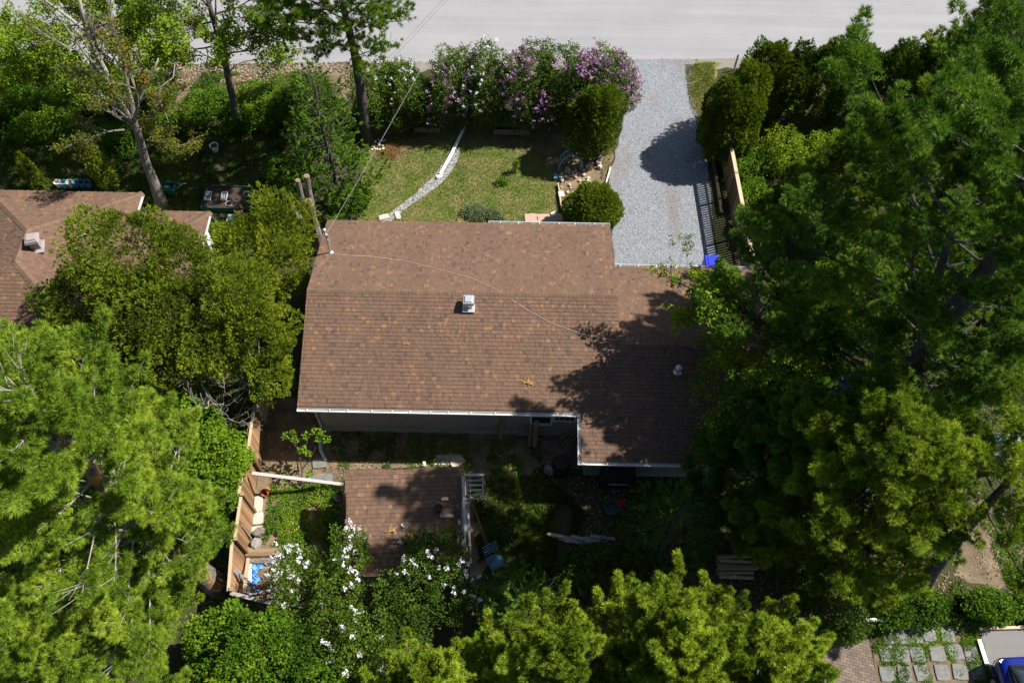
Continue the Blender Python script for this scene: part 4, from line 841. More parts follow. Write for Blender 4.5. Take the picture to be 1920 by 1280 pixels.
# crumpled blue tarp
r = np.random.default_rng(2); n1, n2 = 7, 18; a0, b0 = U(481, 1060), U(474, 1115); d = b0 - a0; nn = nrm(np.array([-d[1], d[0], 0])); V = [a0 + d * j / (n2 - 1) + nn * ((i - 3) * .06 * (1 + .6 * sin(j * .9)) + .05 * sin(j * 1.7)) + [0, 0, .08 + .10 * abs(sin(i * 1.9 + j * .7)) + r.uniform(0, .05)] for j in range(n2) for i in range(n1)]
m = MB(); m.add(V, [(j * n1 + i, j * n1 + i + 1, (j + 1) * n1 + i + 1, (j + 1) * n1 + i) for j in range(n2 - 1) for i in range(n1 - 1)]); tag(m.build('blue_tarp', M['tarp']), 'crumpled light blue tarp in the fence corner', 'tarp')
for i in range(34):
    q = U(632 + r.uniform(-6, 6), 962 + r.uniform(-28, 26)); m = MB(); s = r.uniform(.06, .13); m.rock(q, (s, s * .8, s * .6), 200 + i); tag(m.build('white_cobble', M['slabstone']), 'small pale stone in the strip along the left wall of the shed', 'stone', 'pale stones along the shed wall')
pot('flower_pot', U(637, 937, .02), .17, .3, M['blackplastic'], 'black pot at the left wall of the shed'); pot('flower_pot', U(634, 1005, .02), .24, .24, M['blackplastic'], 'wide black tub at the lower left corner of the shed')
# lumber leaning on the house
for i, (p, q, w, l) in enumerate((((938, 822, .05), (942, 785, 1.3), .15, 'short upright board leaning on the grey siding'), ((1002, 838, .03), (1006, 776, 1.5), .2, 'broad upright plank left of the shaded window'), ((992, 835, .05), (996, 780, 1.4), .1, 'narrow dark plank beside the broad one'), ((978, 808, .1), (995, 775, 1.4), .06, 'slanting pole among the leaning lumber'), ((958, 815, .1), (966, 780, 1.2), .04, 'thin slanting pole at the left of the leaning lumber'), ((1056, 830, .05), (1092, 800, .6), .04, 'long thin rod under the corner of the garage roof'), ((1062, 834, .05), (1094, 806, .6), .035, 'lower thin rod under the corner of the garage roof'), ((1050, 822, .08), (1090, 796, .7), .12, 'dark board under the corner of the garage roof'))):
    m = MB(); P_, Q_ = U(*p), U(*q); m.beam(P_, Q_, w, .04, .5); m.beam(P_ + [0, -.03, .01], Q_ + [0, -.03, .01], w * .6, .015, .8); tag(m.build('leaning_board', M['oldwood']), l, 'board')
m = MB(); r2 = random.Random(3)
for i in range(26): x, y = r2.uniform(972, 1012), r2.uniform(785, 815); m.tube([U(x, y, r2.uniform(.4, 1.2)), U(x + r2.uniform(-14, 14), y + r2.uniform(-8, 14), r2.uniform(.2, 1)), U(x + r2.uniform(-20, 20), y + r2.uniform(-5, 22), .1)], [.018, .014, .01], 4)
tag(m.build('brush_heap', M['barkdead']), 'tangled heap of dry branches against the house wall', 'brush')
# barrel under plastic, grill
t = thing('rain_barrel', 'dark barrel under clear plastic below the garage roof corner', 'barrel', U(1050, 880)); m = MB(); m.lathe(U(1050, 882, .02), [(.3, 0), (.34, .3), (.34, .6), (.28, .85)], 16); m.build('body', M['blackplastic'], t); m = MB(); m.rock(U(1028, 884, .1), (.45, .35, .5), 12); m.build('plastic_cover', M['greywood'], t)
t = thing('covered_grill', 'black covered grill in the shade below the garage eave', 'grill', U(1155, 900)); c = U(1155, 902, 0); m = MB(); m.box(c + [0, 0, .45], (1.3, .6, .9), taper=.92); m.box(c + [0, 0, .97], (1.05, .45, .14), taper=.7); m.build('cover', M['blackplastic'], t)
for s in (-1, 1): m = MB(); m.box(c + [s * .5, -.2, .03], (.08, .08, .06)); m.build('foot', M['metal'], t)
m = MB(); m.box(c + [0, -.36, .6], (.7, .03, .03)); m.build('handle', M['metal'], t)
# lumber pile and other scraps
for i in range(7):
    m = MB(); x = 1035 + i * 12; m.beam(U(x, 1004 + (i % 3) * 5, .08 + .03 * i), U(x + 46, 1010 + (i % 2) * 8, .08 + .03 * i), .12, .03, .8); m.beam(U(x, 1004 + (i % 3) * 5, .1 + .03 * i), U(x + 30, 1008 + (i % 2) * 8, .1 + .03 * i), .06, .02, .8); tag(m.build('scrap_board', M['greywood']), 'grey scrap board in the small pile right of the shed', 'board', 'grey scrap boards right of the shed')
m = MB(); m.beam(U(1028, 1001, .3), U(1056, 1006, .3), .1, .1, .9); m.lathe(U(1028, 1001, .3), [(.06, -.02), (.05, .02)], 8); tag(m.build('white_timber', M['palewood']), 'pale square timber at the left end of the scrap boards', 'timber')
for i in range(9):
    m = MB(); y = 1040 + i * 5; p, q = U(1345 + R_.uniform(-5, 5), y, .1 + .02 * (i % 3)), U(1415 + R_.uniform(-8, 8), y + R_.uniform(-2, 4), .1 + .02 * (i % 3)); m.beam(p, q, .10, .05, R_.random()); m.beam(p + [0, 0, .03], q + [0, 0, .03], .07, .01, R_.random()); tag(m.build('lumber_board', M['palewood'] if i % 3 else M['oldwood']), 'board in the sunlit lumber stack among the trees below the garage', 'board', 'lumber stack below the garage')
# long grey wall between yards
t = thing('side_wall', 'plain blue-grey wall between the shaded trees at lower right', 'wall', U(1484, 1010)); m = MB(); A2, B2 = U(1484, 1040), U(1482, 930); m.beam(A2 + [0, 0, .9], B2 + [0, 0, .9], .16, 1.8); m.build('panel', plain('blue_grey_paint', (.30, .36, .38), .7, .1, 3), t); m = MB(); m.beam(A2 + [0, 0, 1.82], B2 + [0, 0, 1.82], .55, .04); m.build('coping', plain('blue_grey_paint_top', (.30, .36, .38), .7, .1, 3), t)
# slatted loungers
for i, (x, y, rz, l) in enumerate(((880, 1092, .5, 'lower pale blue slatted garden chair right of the shed'), (930, 1058, .5, 'upper pale blue slatted garden chair in the dark shade'))):
    t = thing('garden_chair', l, 'chair', U(x, y), 'pale blue slatted chairs'); c = U(x, y, 0); R = _rz(rz)
    for k in range(6): m = MB(); m.box(c + R @ np.array([0, -.22 + k * .085, .42]), (.55, .06, .025), rz); m.build('slat', M['bluet'], t)
    for k in range(4): m = MB(); m.box(c + R @ np.array([0, .32 + k * .06, .52 + k * .1]), (.55, .03, .075), rz); m.build('back_slat', M['bluet'], t)
    for sx in (-1, 1):
        for sy in (-1, 1): m = MB(); m.box(c + R @ np.array([sx * .25, sy * .24, .2]), (.04, .04, .4), rz); m.build('leg', M['aqua'], t)
for x, y, l in ((1163, 949, 'red flowering plant beside the turquoise tub in the shaded yard'), (1292, 1012, 'red flowering plant in the dark middle of the shaded yard')):
    shrub('red_flower_plant', l, U(x, y, 0), [(0, 0, .35, .10, .09, .12)], 26, M['red'], int(x), 'flower', K=3, L=.07, Wd=.055, stems=3)
m = MB(); m.lathe(U(1145, 956, .02), [(.2, 0), (.25, .2), (.27, .2), (.27, .23), (.23, .23), (.2, .04)], 18); tag(m.build('turquoise_tub', M['green']), 'turquoise round tub left of the upper red flowers', 'tub')
m = MB(); m.box(U(1572, 716, 1.0), (.9, .7, .5), .4); m.box(U(1572, 716, 1.27), (.7, .5, .08), .4); tag(m.build('blue_cover', M['bluebin']), 'bright blue cover seen through the big pine at right', 'cover')
# roof/canopy glimpsed at far right
t = thing('pale_canopy', 'pale blue-green shed roof glimpsed behind the pine at the right edge', 'shed', U(1875, 850)); c = U(1868, 835, 1.9); m = MB(); m.box(c + [0, 0, .05], (1.7, .8, .12)); m.box(c + [0, 0, .12], (1.6, .7, .02)); m.build('roof', plain('pale_green_metal', (.13, .19, .17), .5, .1, 3), t); m = MB(); m.box(c + [0, 0, -.96], (1.4, .6, 1.88)); m.build('wall', M['darkwood'], t)
m = MB(); m.rock(U(215, 1245, 0), (1.1, 1.3, .9), 44); tag(m.build('pale_boulder', M['slabstone']), 'pale boulder showing under the pine at the bottom left corner', 'boulder')
# peeling fallen trunk piece is the foot of the left pine (built with the tree)
# ------------------------------------------------------------------ lower right: pavers, post, kerb line, car
t = thing('white_barrier', 'white horizontal bar between the brick path and the stone pavers', 'barrier', U(1640, 1168)); m = MB(); m.beam(U(1622, 1161, .5), U(1662, 1162, .5), .1, .1); m.build('bar', M['white'], t)
for x in (1626, 1658): m = MB(); c = U(x, 1162, .5); m.box((c[0], c[1], .225), (.07, .07, .45)); m.build('post', M['white'], t)
r = random.Random(8); rows = [(1190, [1668, 1692, 1716, 1742, 1776]), (1225, [1662, 1690, 1721, 1757, 1790, 1822]), (1262, [1664, 1696, 1729, 1765, 1798, 1832])]
for j, (y, xs) in enumerate(rows):
    for i, x in enumerate(xs):
        slab_piece(x + r.uniform(-2, 2), y + r.uniform(-2, 2) - i * .3, r.uniform(.42, .5), r.uniform(.46, .54), r.uniform(-.08, .08), M['greystone'], 'square grey paving stone set in weeds between the brick path and the parking area', 'paving_stone', 'grey paving stones in the weedy bed', .03, .012, 'paving stone', i + 10 * j)
m = MB(); m.beam(U(1835, 1198, .07), U(1850, 1246, .07), .11, .12, .9); m.beam(U(1835, 1198, .135), U(1850, 1246, .135), .09, .01, .9); tag(m.build('white_kerb', M['whitewood']), 'narrow weathered white kerb between the pavers and the parking area', 'kerb')
m = MB(); m.beam(U(1836, 1178, .07), U(1960, 1174, .07), .1, .1, .9); m.beam(U(1836, 1178, .125), U(1960, 1174, .125), .08, .01, .9); tag(m.build('pale_log_edge', M['palewood']), 'thin pale timber edge along the far side of the parking area', 'timber')
def car(c, rz):
    """hatchback seen from above; rear at +y"""
    blue = plain('blue_car_paint', (.006, .014, .2), .18, .05, 2, spec=.8); t = thing('parked_car', 'dark blue hatchback car parked at the bottom right corner', 'car', c); R = _rz(rz); c = np.array(c, float)
    def loft(secs, n=20):
        V = []
        for y, w, z0, z1, rr in secs:
            for k in range(n):
                a = 2 * pi * k / n; e = .42; x = w / 2 * np.sign(cos(a)) * abs(cos(a)) ** e; z = (z0 + z1) / 2 + (z1 - z0) / 2 * np.sign(sin(a)) * abs(sin(a)) ** e; V.append(R @ np.array([x, y, z]) + c)
        m_ = len(secs); return V, [(i * n + k, i * n + (k + 1) % n, (i + 1) * n + (k + 1) % n, (i + 1) * n + k) for i in range(m_ - 1) for k in range(n)] + [tuple(range(n))[::-1], tuple((m_ - 1) * n + k for k in range(n))]
    m = MB(); m.add(*loft([(-2.0, 1.3, .35, .6, 0), (-1.9, 1.6, .25, .78, 0), (-1.2, 1.74, .2, .95, 0), (0, 1.78, .2, 1.0, 0), (1.2, 1.76, .2, 1.02, 0), (1.75, 1.68, .22, 1.0, 0), (1.95, 1.5, .3, .9, 0), (2.0, 1.3, .4, .75, 0)])); m.build('body', blue, t, smooth=True)
    m = MB(); m.add(*loft([(-1.15, 1.3, .85, .97, 0), (-.6, 1.4, .85, 1.3, 0), (-.1, 1.36, .85, 1.44, 0), (.9, 1.32, .85, 1.43, 0), (1.35, 1.3, .85, 1.3, 0), (1.75, 1.25, .85, .99, 0)])); m.build('glasshouse', M['glass'], t, smooth=True)
    m = MB(); m.add(*loft([(-.35, 1.12, 1.36, 1.41, 0), (-.1, 1.2, 1.40, 1.465, 0), (.85, 1.16, 1.39, 1.455, 0), (1.1, 1.05, 1.33, 1.40, 0)])); m.build('roof_panel', blue, t, smooth=True)
    for sx in (-1, 1):
        for y in (-1.25, 1.25):
            Rw = R @ np.array([[0, 0, 1], [0, 1, 0], [-1, 0, 0.]]); w = MB(); w.lathe(c + R @ np.array([sx * .8, y, .3]), [(.18, -.1), (.31, -.1), (.32, 0), (.31, .1), (.18, .1)], 20, R=Rw); wh = w.build('wheel', M['blackplastic'], t); w = MB(); w.lathe(c + R @ np.array([sx * .82, y, .3]), [(.17, -.09), (.17, .09)], 14, R=Rw); w.build('rim', M['metal'], wh)
        m = MB(); m.box(c + R @ np.array([sx * .68, 1.86, .8]), (.22, .14, .14), rz + sx * -.3, taper=.8); m.build('rear_light', M['metal'], t); m = MB(); m.box(c + R @ np.array([sx * .62, -1.86, .62]), (.3, .12, .12), rz, taper=.8); m.build('headlight', M['metal'], t); m = MB(); m.box(c + R @ np.array([sx * .95, -.7, 1.0]), (.16, .1, .12), rz); m.build('mirror', blue, t)
cc = U(1851, 1236, .4); car((cc[0] + 1.02, cc[1] - 1.95, .012), .06)
# ------------------------------------------------------------------ trees and plants
def XY(px, py, z=0): q = U(px, py, z); return (float(q[0]), float(q[1]))
STAT = []
def LM(seed, n, t0, t1, ln):
    r = np.random.default_rng(seed); return [(t0 + (t1 - t0) * (i + r.uniform()) / n, (cos(i * 2.4 + 1), sin(i * 2.4 + 1), r.uniform(.12, .5)), ln * r.uniform(.75, 1.1), .05) for i in range(n)]
def S(x): STAT.append((x[0].name, x[1])); return x[0]
# tall pine by the lawn
b = U(690, 268); n = 9; tp = [U(690, 268, 0), U(683, 225, 1.3), U(675, 160, 3.2), U(664, 95, 5.0), U(650, 40, 6.4), U(641, 0, 7.6), U(632, -60, 9.0), U(625, -150, 11.5)]
S(conifer('tall_pine', 'tall straight pine with a bare dark trunk at the top left corner of the lawn', b, 10.6, 4.3, 4.6, 46, M['pine'], M['barkpine'], 21, prof=lambda s: .95 - .35 * s, el=(.0, .45), K=16, L=.15, Wd=.014, r0=.27, trunkpts=tp, gap=-.75, upc=.3, vb=.6, dup=2, step=.18, azf=lambda a, s: (1.0 if abs(cos(a)) > .5 else .45) * (1.0 if s > .2 else .6)))
# maples over the road
t1 = [U(305, 390, 0), U(290, 345, 1.2), U(272, 300, 2.4), U(262, 262, 3.6), U(252, 228, 4.8)]
dead = [([t1[4], U(215, 200, 5.3), U(165, 160, 5.9), U(130, 135, 6.3), U(113, 121, 6.6)], .11, .04), ([t1[4], U(205, 150, 6.0), U(178, 95, 7.2), U(163, 60, 7.9)], .12, .09), ([U(163, 60, 7.9), U(155, 30, 8.6), U(150, 2, 9.2)], .09, .05), ([U(163, 60, 7.9), U(134, 37, 8.2), U(84, 0, 8.9)], .08, .04),
        ([t1[4], U(262, 185, 5.4), U(275, 160, 6.0), U(290, 130, 6.6), U(297, 110, 7)], .07, .03), ([U(262, 190, 5.4), U(300, 165, 5.8), U(325, 145, 6.2), U(328, 120, 6.4)], .04, .012), ([U(280, 185, 5), U(300, 190, 5.2), U(315, 225, 5.2)], .03, .01), ([t1[3], U(240, 215, 4.4), U(232, 195, 4.8)], .08, .05), ([t1[2], U(268, 275, 3.0), U(262, 262, 3.3)], .16, .13)]
S(broadleaf('leaning_maple', 'half dead maple with bronze young leaves and bleached bare limbs beside the neighbouring roof', t1[0], t1, [(1, (.2, .5, .9), 3.4, .1), (1, (-.3, .6, .9), 3.8, .1), (.9, (.9, .2, .5), 2.2, .06), (.75, (.9, -.1, .35), 2.2, .05), (1, (.6, -.1, .9), 2.6, .07), (.6, (.8, -.3, .2), 1.8, .035), (.95, (-.8, .2, .8), 2.6, .07), (.9, (-.9, -.2, .4), 2.2, .05), (1, (.1, -.5, .8), 2.2, .05), (.85, (.5, .7, .3), 2.2, .05)], M['budleaf'], M['barkpale'], 31, 'maple tree', K=9, rad=.2, L=.10, Wd=.065, r0=.24, dead=dead, thin=.75, ratio=.5))
t2 = [U(445, 238, 0), U(436, 185, 1.5), U(425, 130, 3.1), U(410, 70, 4.8), U(398, 30, 6), U(390, 0, 6.8)]
L2 = LM(32, 15, .36, 1, 2.7)
S(broadleaf('young_maple', 'upright maple with airy bright green leaves over the road, second trunk from the tall pine', t2[0], t2, L2, M['maple'], M['bark'], 32, 'maple tree', K=17, rad=.26, L=.13, Wd=.09, r0=.18, thin=.66, vb=.62, upb=.03))
t3 = [U(206, 215, 0), U(195, 160, 2.0), U(180, 90, 4.2), U(168, 40, 5.8)]
S(broadleaf('road_maple', 'green maple over the road behind the half dead maple', t3[0], t3, LM(33, 13, .4, 1, 2.6), M['maple'], M['bark'], 33, 'maple tree', K=17, rad=.26, L=.13, Wd=.09, r0=.16, thin=.62, vb=.5, upb=.03))
t4 = [U(-6, 262, 0), U(-25, 205, 2.0), U(-45, 120, 4.6), U(-55, 60, 6.2)]
S(broadleaf('edge_maple', 'bright green maple cut by the left edge of the picture above the road', t4[0], t4, LM(34, 12, .45, 1, 3.0), M['maple'], M['bark'], 34, 'maple tree', K=17, rad=.26, L=.13, Wd=.09, r0=.17, thin=.8, vb=.6, upb=.03))
# dark spruce left of the lawn
S(conifer('dark_spruce', 'bushy dark green conifer standing between the tall pine and the bungalow roof corner', U(640, 372), 7.4, 2.5, .4, 64, M['spruce'], M['bark'], 41, 'spruce tree', prof=lambda s: (1 - s) ** .8 * .95 + .05, el=(-.15, .5), K=11, L=.13, Wd=.032, spread=.95, step=.2, r0=.13, gap=-.75, vb=.6, upc=.15))
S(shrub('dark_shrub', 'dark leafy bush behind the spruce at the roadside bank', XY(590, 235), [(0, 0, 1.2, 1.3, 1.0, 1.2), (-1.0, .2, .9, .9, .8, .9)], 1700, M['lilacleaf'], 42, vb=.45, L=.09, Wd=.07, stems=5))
S(shrub('low_leafy_shrub', 'bright leafy bush at the foot of the dark spruce above the dead stubs', XY(530, 335), [(0, 0, .6, .8, .8, .6), (.7, -.5, .5, .6, .6, .5)], 900, M['lush'], 43, L=.09, Wd=.07, vb=.5))
S(shrub('low_leafy_shrub', 'leafy green bush left of the bungalow roof corner beside the lawn', XY(655, 398), [(0, 0, .7, .6, .7, .8), (.4, .6, .5, .6, .6, .5)], 800, M['lush'], 44, L=.08, Wd=.06, vb=.4))
# lilac hedge
pur = lambda P, D: (D[:, 2] > -.1)
LIL = [(712, 232, 3.0, .95, 'lilacw', 35, 'lavender-white flowering lilac bush nearest the tall pine trunk'), (778, 230, 3.4, 1.1, 'lilacw', 45, 'lilac bush with few pale blooms, second from the tall pine'), (850, 228, 3.9, 1.2, 'lilacp', 130, 'lilac bush with pale purple blooms above the end of the white plank'),
       (915, 228, 4.2, 1.2, 'lilacw', 150, 'tall lilac bush with white blooms hanging low over the lawn'), (985, 230, 4.3, 1.25, 'lilacp', 260, 'tall purple lilac bush in the middle of the hedge'), (1055, 232, 4.4, 1.3, 'lilacp', 330, 'tallest purple lilac bush, densely flowering'), (1122, 232, 4.1, 1.25, 'lilacp', 390, 'pink-purple lilac bush at the driveway end of the hedge')]
for i, (x, y, h, rx, fm, nf, lab) in enumerate(LIL):
    S(shrub('lilac_bush', lab, XY(x, y), [(0, .1, h * .5, rx * 1.12, 1.05, h * .44), (.55, 0, h * .42, rx * .9, .9, h * .36), (-.4, -.45, h * .27, rx, .8, h * .25), (.3 * (-1) ** i, .5, h * .66, rx * .75, .8, h * .28), (-.3, -.35, h * .38, rx * .8, .7, h * .34)], 4000, M['lilacleaf'], 50 + i, 'lilac', K=6, rad=.13, L=.085, Wd=.07, lump=.22, gap=-1.0, vb=.55, stems=9, grp='lilac hedge by the road', flowers=(M[fm], nf * 1, pur)))
    if fm == 'lilacp' and x < 1000: pass
# round cedars
S(shrub('round_cedar', 'tall rounded cedar beside the driveway below the purple lilacs', XY(1108, 287), [(0, 0, 1.8, 1.08, 1.05, 1.85), (.1, .15, 2.7, .8, .75, 1.2), (-.25, -.2, 1.2, .9, .9, 1.1)], 6600, M['cedard'], 61, 'cedar', 'spray', K=8, L=.12, Wd=.03, spread=.75, lump=.13, shell=.35, vb=.6, stems=3, fl=3))
S(shrub('round_cedar', 'small rounded cedar touching the bungalow eave beside the driveway', XY(1106, 425), [(0, 0, 1.1, 1.04, 1.05, 1.15), (.2, .15, 1.5, .7, .7, .8)], 5200, M['cedard'], 62, 'cedar', 'spray', K=8, L=.12, Wd=.03, spread=.75, lump=.12, shell=.35, vb=.75, stems=3, fl=3))
# hedge right of the driveway
S(shrub('hedge_cedar', 'broad cedar at the driveway end of the hedge, throwing a round shadow on the gravel', (9.55, 28.0), [(.1, 0, 2.0, 1.25, 1.4, 2.1), (-.15, -.6, 1.7, .95, 1.0, 1.7), (.55, .6, 3.0, .8, .8, 1.5)], 9500, M['cedard'], 63, 'cedar', 'spray', K=8, L=.13, Wd=.032, spread=.75, lump=.1, shell=.3, vb=.6, stems=4, fl=4, grp='cedar hedge by the road'))
for i, (x, h, l) in enumerate(((10.9, 5.3, 'spired hedge cedar next to the broad one at the driveway'), (12.2, 4.9, 'hedge cedar behind the bright sapling, third from the driveway'), (13.6, 5.2, 'hedge cedar fourth from the driveway along the road'), (15.1, 4.9, 'hedge cedar fifth from the driveway along the road'), (16.6, 5.0, 'hedge cedar sixth from the driveway, partly under the pine'), (18.1, 4.8, 'last visible hedge cedar under the pine at the top right'))):
    S(shrub('hedge_cedar', l, (x, 29.3 + .05 * (x - 10)), [(0, 0, h * .42, 1.1, 1.1, h * .46), (.1, .1, h * .62, .7, .6, h * .34)], 5200, M['cedard'], 70 + i, 'cedar', 'spray', K=8, L=.13, Wd=.032, spread=.7, lump=.13, shell=.3, vb=.5, stems=3, fl=4, grp='cedar hedge by the road'))
# small columnar cedars at the left
for x, y, h, rr, l in ((76, 352, 2.0, .3, 'slim yellow-green columnar cedar leaning left above the neighbouring roof'), (212, 352, 2.9, .45, 'taller slim columnar cedar behind the row of tubs')):
    S(shrub('columnar_cedar', l, XY(x, y), [(0, 0, h * .4, rr, rr, h * .42), (0, .05, h * .75, rr * .6, rr * .6, h * .3)], 1100, M['cedar'], x, 'cedar', 'spray', K=7, L=.11, Wd=.03, spread=.7, lump=.12, shell=.4, vb=.75, stems=2, grp='small columnar cedars'))
# big cedars between the houses
def xyz(px, py, z): return U(px, py, z)
def pxblobs(base, items):   # (px,py,z,rx,ry,rz)
    o = []
    for px, py, z, a, b_, c in items: q = U(px, py, z); o.append((q[0] - base[0], q[1] - base[1], z, a, b_, c))
    return o
B1 = XY(255, 545, 4.2)
S(shrub('big_cedar', 'large spreading olive-green cedar covering the corner of the neighbouring roof', B1, pxblobs(B1, [(250, 470, 6.0, 1.7, 1.5, 1.6), (150, 560, 4.6, 1.25, 1.3, 1.3), (290, 590, 4.9, 1.9, 1.6, 1.7), (200, 640, 4.0, 1.5, 1.3, 1.5), (330, 500, 5.4, 1.3, 1.3, 1.4), (320, 680, 3.6, 1.3, 1.2, 1.5)]), 24000, M['cedar'], 81, 'cedar', 'spray', K=8, L=.13, Wd=.03, spread=.9, lump=.24, shell=.75, gap=-1.1, vb=.55, stems=34, bark=M['barkdead'], stemr=.05, fl=3, upd=.4))
B2 = XY(440, 620, 3.8)
S(shrub('big_cedar', 'large cedar with bare lower twigs leaning towards the bungalow gable', B2, pxblobs(B2, [(430, 560, 5.2, 1.4, 1.3, 1.5), (480, 640, 4.2, 1.2, 1.3, 1.6), (390, 640, 4.4, 1.3, 1.2, 1.4), (510, 700, 3.0, .8, .9, 1.1)]), 13000, M['cedar'], 82, 'cedar', 'spray', K=8, L=.13, Wd=.03, spread=.9, lump=.24, shell=.7, gap=-1.1, vb=.62, stems=26, bark=M['barkdead'], stemr=.05, fl=3, upd=.4))
B3 = XY(480, 480, 2.8)
S(shrub('bright_cedar', 'brighter green cedar close to the upper left corner of the bungalow', B3, pxblobs(B3, [(520, 430, 3.4, 1.15, 1.1, 1.7), (450, 470, 3.0, 1.2, 1.1, 1.4), (530, 500, 3.0, .95, 1.1, 1.5), (470, 540, 2.7, 1.1, 1.1, 1.4)]), 7200, M['cedar'], 83, 'cedar', 'spray', K=8, L=.12, Wd=.03, spread=.8, lump=.2, shell=.45, vb=.72, stems=8, fl=3))
S(shrub('leafy_bush', 'low bright leafy bush beside the white wall of the neighbouring house', XY(430, 470), [(0, 0, .7, .8, .7, .8)], 700, M['lush'], 84, L=.09, Wd=.07))
# bare tangle under the cedar
tb = thing('bare_tree', 'leafless grey tangle of twigs between the left cedars and the fence', 'dead tree', U(430, 860)); lm = MB(); rr_ = np.random.default_rng(9); tips = []
st_ = [U(440, 870, 0), U(415, 790, 1.9), U(392, 745, 2.9)]; lm.tube(st_, [.12, .09, .06], 7)
for d in ((-.3, .6, .5), (.6, .5, .4), (.7, -.1, .5), (-.7, .1, .5), (.2, -.5, .6), (.3, .3, .9), (.9, .6, .2)): grow(lm, st_[1] + (st_[2] - st_[1]) * rr_.uniform(-.3, 1), d, 1.6, .028, 2, rr_, tips, .8, .1, nchild=(3, 5), ratio=.6)
lm.build('branches', M['barkdead'], tb)
# leafy maple bush left of the fence
B4 = XY(395, 960, 1.5)
S(shrub('bright_bush', 'bright green leafy bush overhanging the outside of the left fence', B4, pxblobs(B4, [(415, 850, 2.2, 1.0, .9, 1.2), (370, 800, 2.4, .8, .8, 1.1), (385, 920, 2.2, 1.1, 1.0, 1.3), (330, 1000, 2.2, 1.2, 1.1, 1.3), (395, 990, 1.4, .7, .8, .9)]), 5200, M['lush'], 85, 'bush', K=7, rad=.14, L=.10, Wd=.085, lump=.28, shell=.6, gap=-.85, vb=.72, amp=.2, stems=14, bark=M['barkdead']))
B5 = XY(470, 1230, 1.5)
S(shrub('maple_bush', 'dense green maple-leaved bush below the rear fence at the bottom', B5, pxblobs(B5, [(470, 1210, 2.4, 1.2, 1.1, 1.2), (540, 1250, 2.2, 1.1, 1.1, 1.2), (410, 1190, 2.0, .9, .9, 1.0), (440, 1290, 2.4, 1.2, 1.1, 1.2), (590, 1300, 2.0, 1.0, 1.1, 1.2)]), 6500, M['lush'], 86, 'bush', K=8, rad=.13, L=.09, Wd=.08, lump=.3, shell=.5, vb=.55, amp=.22, stems=8))
# white lilacs around the shed
YF = U(640, 1125, 1.8)[1]
allf = lambda P, D: (D[:, 2] > .05) & ((P[:, 1] > YF) | (np.sin(P[:, 0] * 91 + P[:, 1] * 57) > .8))
B6 = XY(610, 1140, 1.2)
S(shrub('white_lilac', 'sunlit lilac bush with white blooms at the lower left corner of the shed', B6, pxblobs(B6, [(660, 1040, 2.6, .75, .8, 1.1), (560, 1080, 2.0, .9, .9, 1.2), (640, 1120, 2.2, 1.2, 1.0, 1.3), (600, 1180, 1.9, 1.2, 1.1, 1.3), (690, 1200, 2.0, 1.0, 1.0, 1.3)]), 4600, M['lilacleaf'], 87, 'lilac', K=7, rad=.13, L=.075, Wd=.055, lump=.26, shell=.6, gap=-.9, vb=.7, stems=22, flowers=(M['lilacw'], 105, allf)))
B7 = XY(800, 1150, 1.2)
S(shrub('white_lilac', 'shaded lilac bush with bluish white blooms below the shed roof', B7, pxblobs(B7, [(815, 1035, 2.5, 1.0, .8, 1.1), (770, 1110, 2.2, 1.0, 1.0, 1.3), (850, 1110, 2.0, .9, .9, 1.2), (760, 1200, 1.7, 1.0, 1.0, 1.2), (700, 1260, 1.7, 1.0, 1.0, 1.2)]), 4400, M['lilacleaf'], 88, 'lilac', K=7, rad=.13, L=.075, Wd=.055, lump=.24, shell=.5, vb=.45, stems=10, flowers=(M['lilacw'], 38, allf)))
# dark conifers in the shaded yard
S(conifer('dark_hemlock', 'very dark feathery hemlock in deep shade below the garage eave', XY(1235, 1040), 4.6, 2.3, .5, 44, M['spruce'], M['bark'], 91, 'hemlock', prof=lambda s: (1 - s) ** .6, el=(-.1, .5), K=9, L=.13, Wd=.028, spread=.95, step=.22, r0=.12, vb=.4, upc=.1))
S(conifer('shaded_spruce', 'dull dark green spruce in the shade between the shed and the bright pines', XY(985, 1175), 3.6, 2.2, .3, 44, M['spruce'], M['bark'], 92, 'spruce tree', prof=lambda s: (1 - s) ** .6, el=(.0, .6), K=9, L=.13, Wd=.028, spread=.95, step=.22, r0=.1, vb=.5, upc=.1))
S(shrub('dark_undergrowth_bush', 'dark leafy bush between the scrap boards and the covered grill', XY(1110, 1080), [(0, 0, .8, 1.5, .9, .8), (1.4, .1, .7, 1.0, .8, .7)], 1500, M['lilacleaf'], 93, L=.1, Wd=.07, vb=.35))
S(shrub('glossy_shrub', 'dark glossy-leaved shrub above the brick path', XY(1545, 1130, .8), [(0, 0, 1.5, 1.3, 1.3, 1.3), (-.6, .9, 1.2, 1.1, 1.0, 1.2), (.5, 1.3, 1.4, .8, .9, 1.0)], 4200, M['lilacleaf'], 94, K=7, L=.09, Wd=.055, lump=.25, vb=.5, stems=10))
S(shrub('pale_leaved_shrub', 'pale green low shrub at the upper end of the brick path', XY(1578, 1190), [(0, 0, .3, .65, .4, .35)], 420, M['lush'], 95, L=.08, Wd=.05, vb=.8))
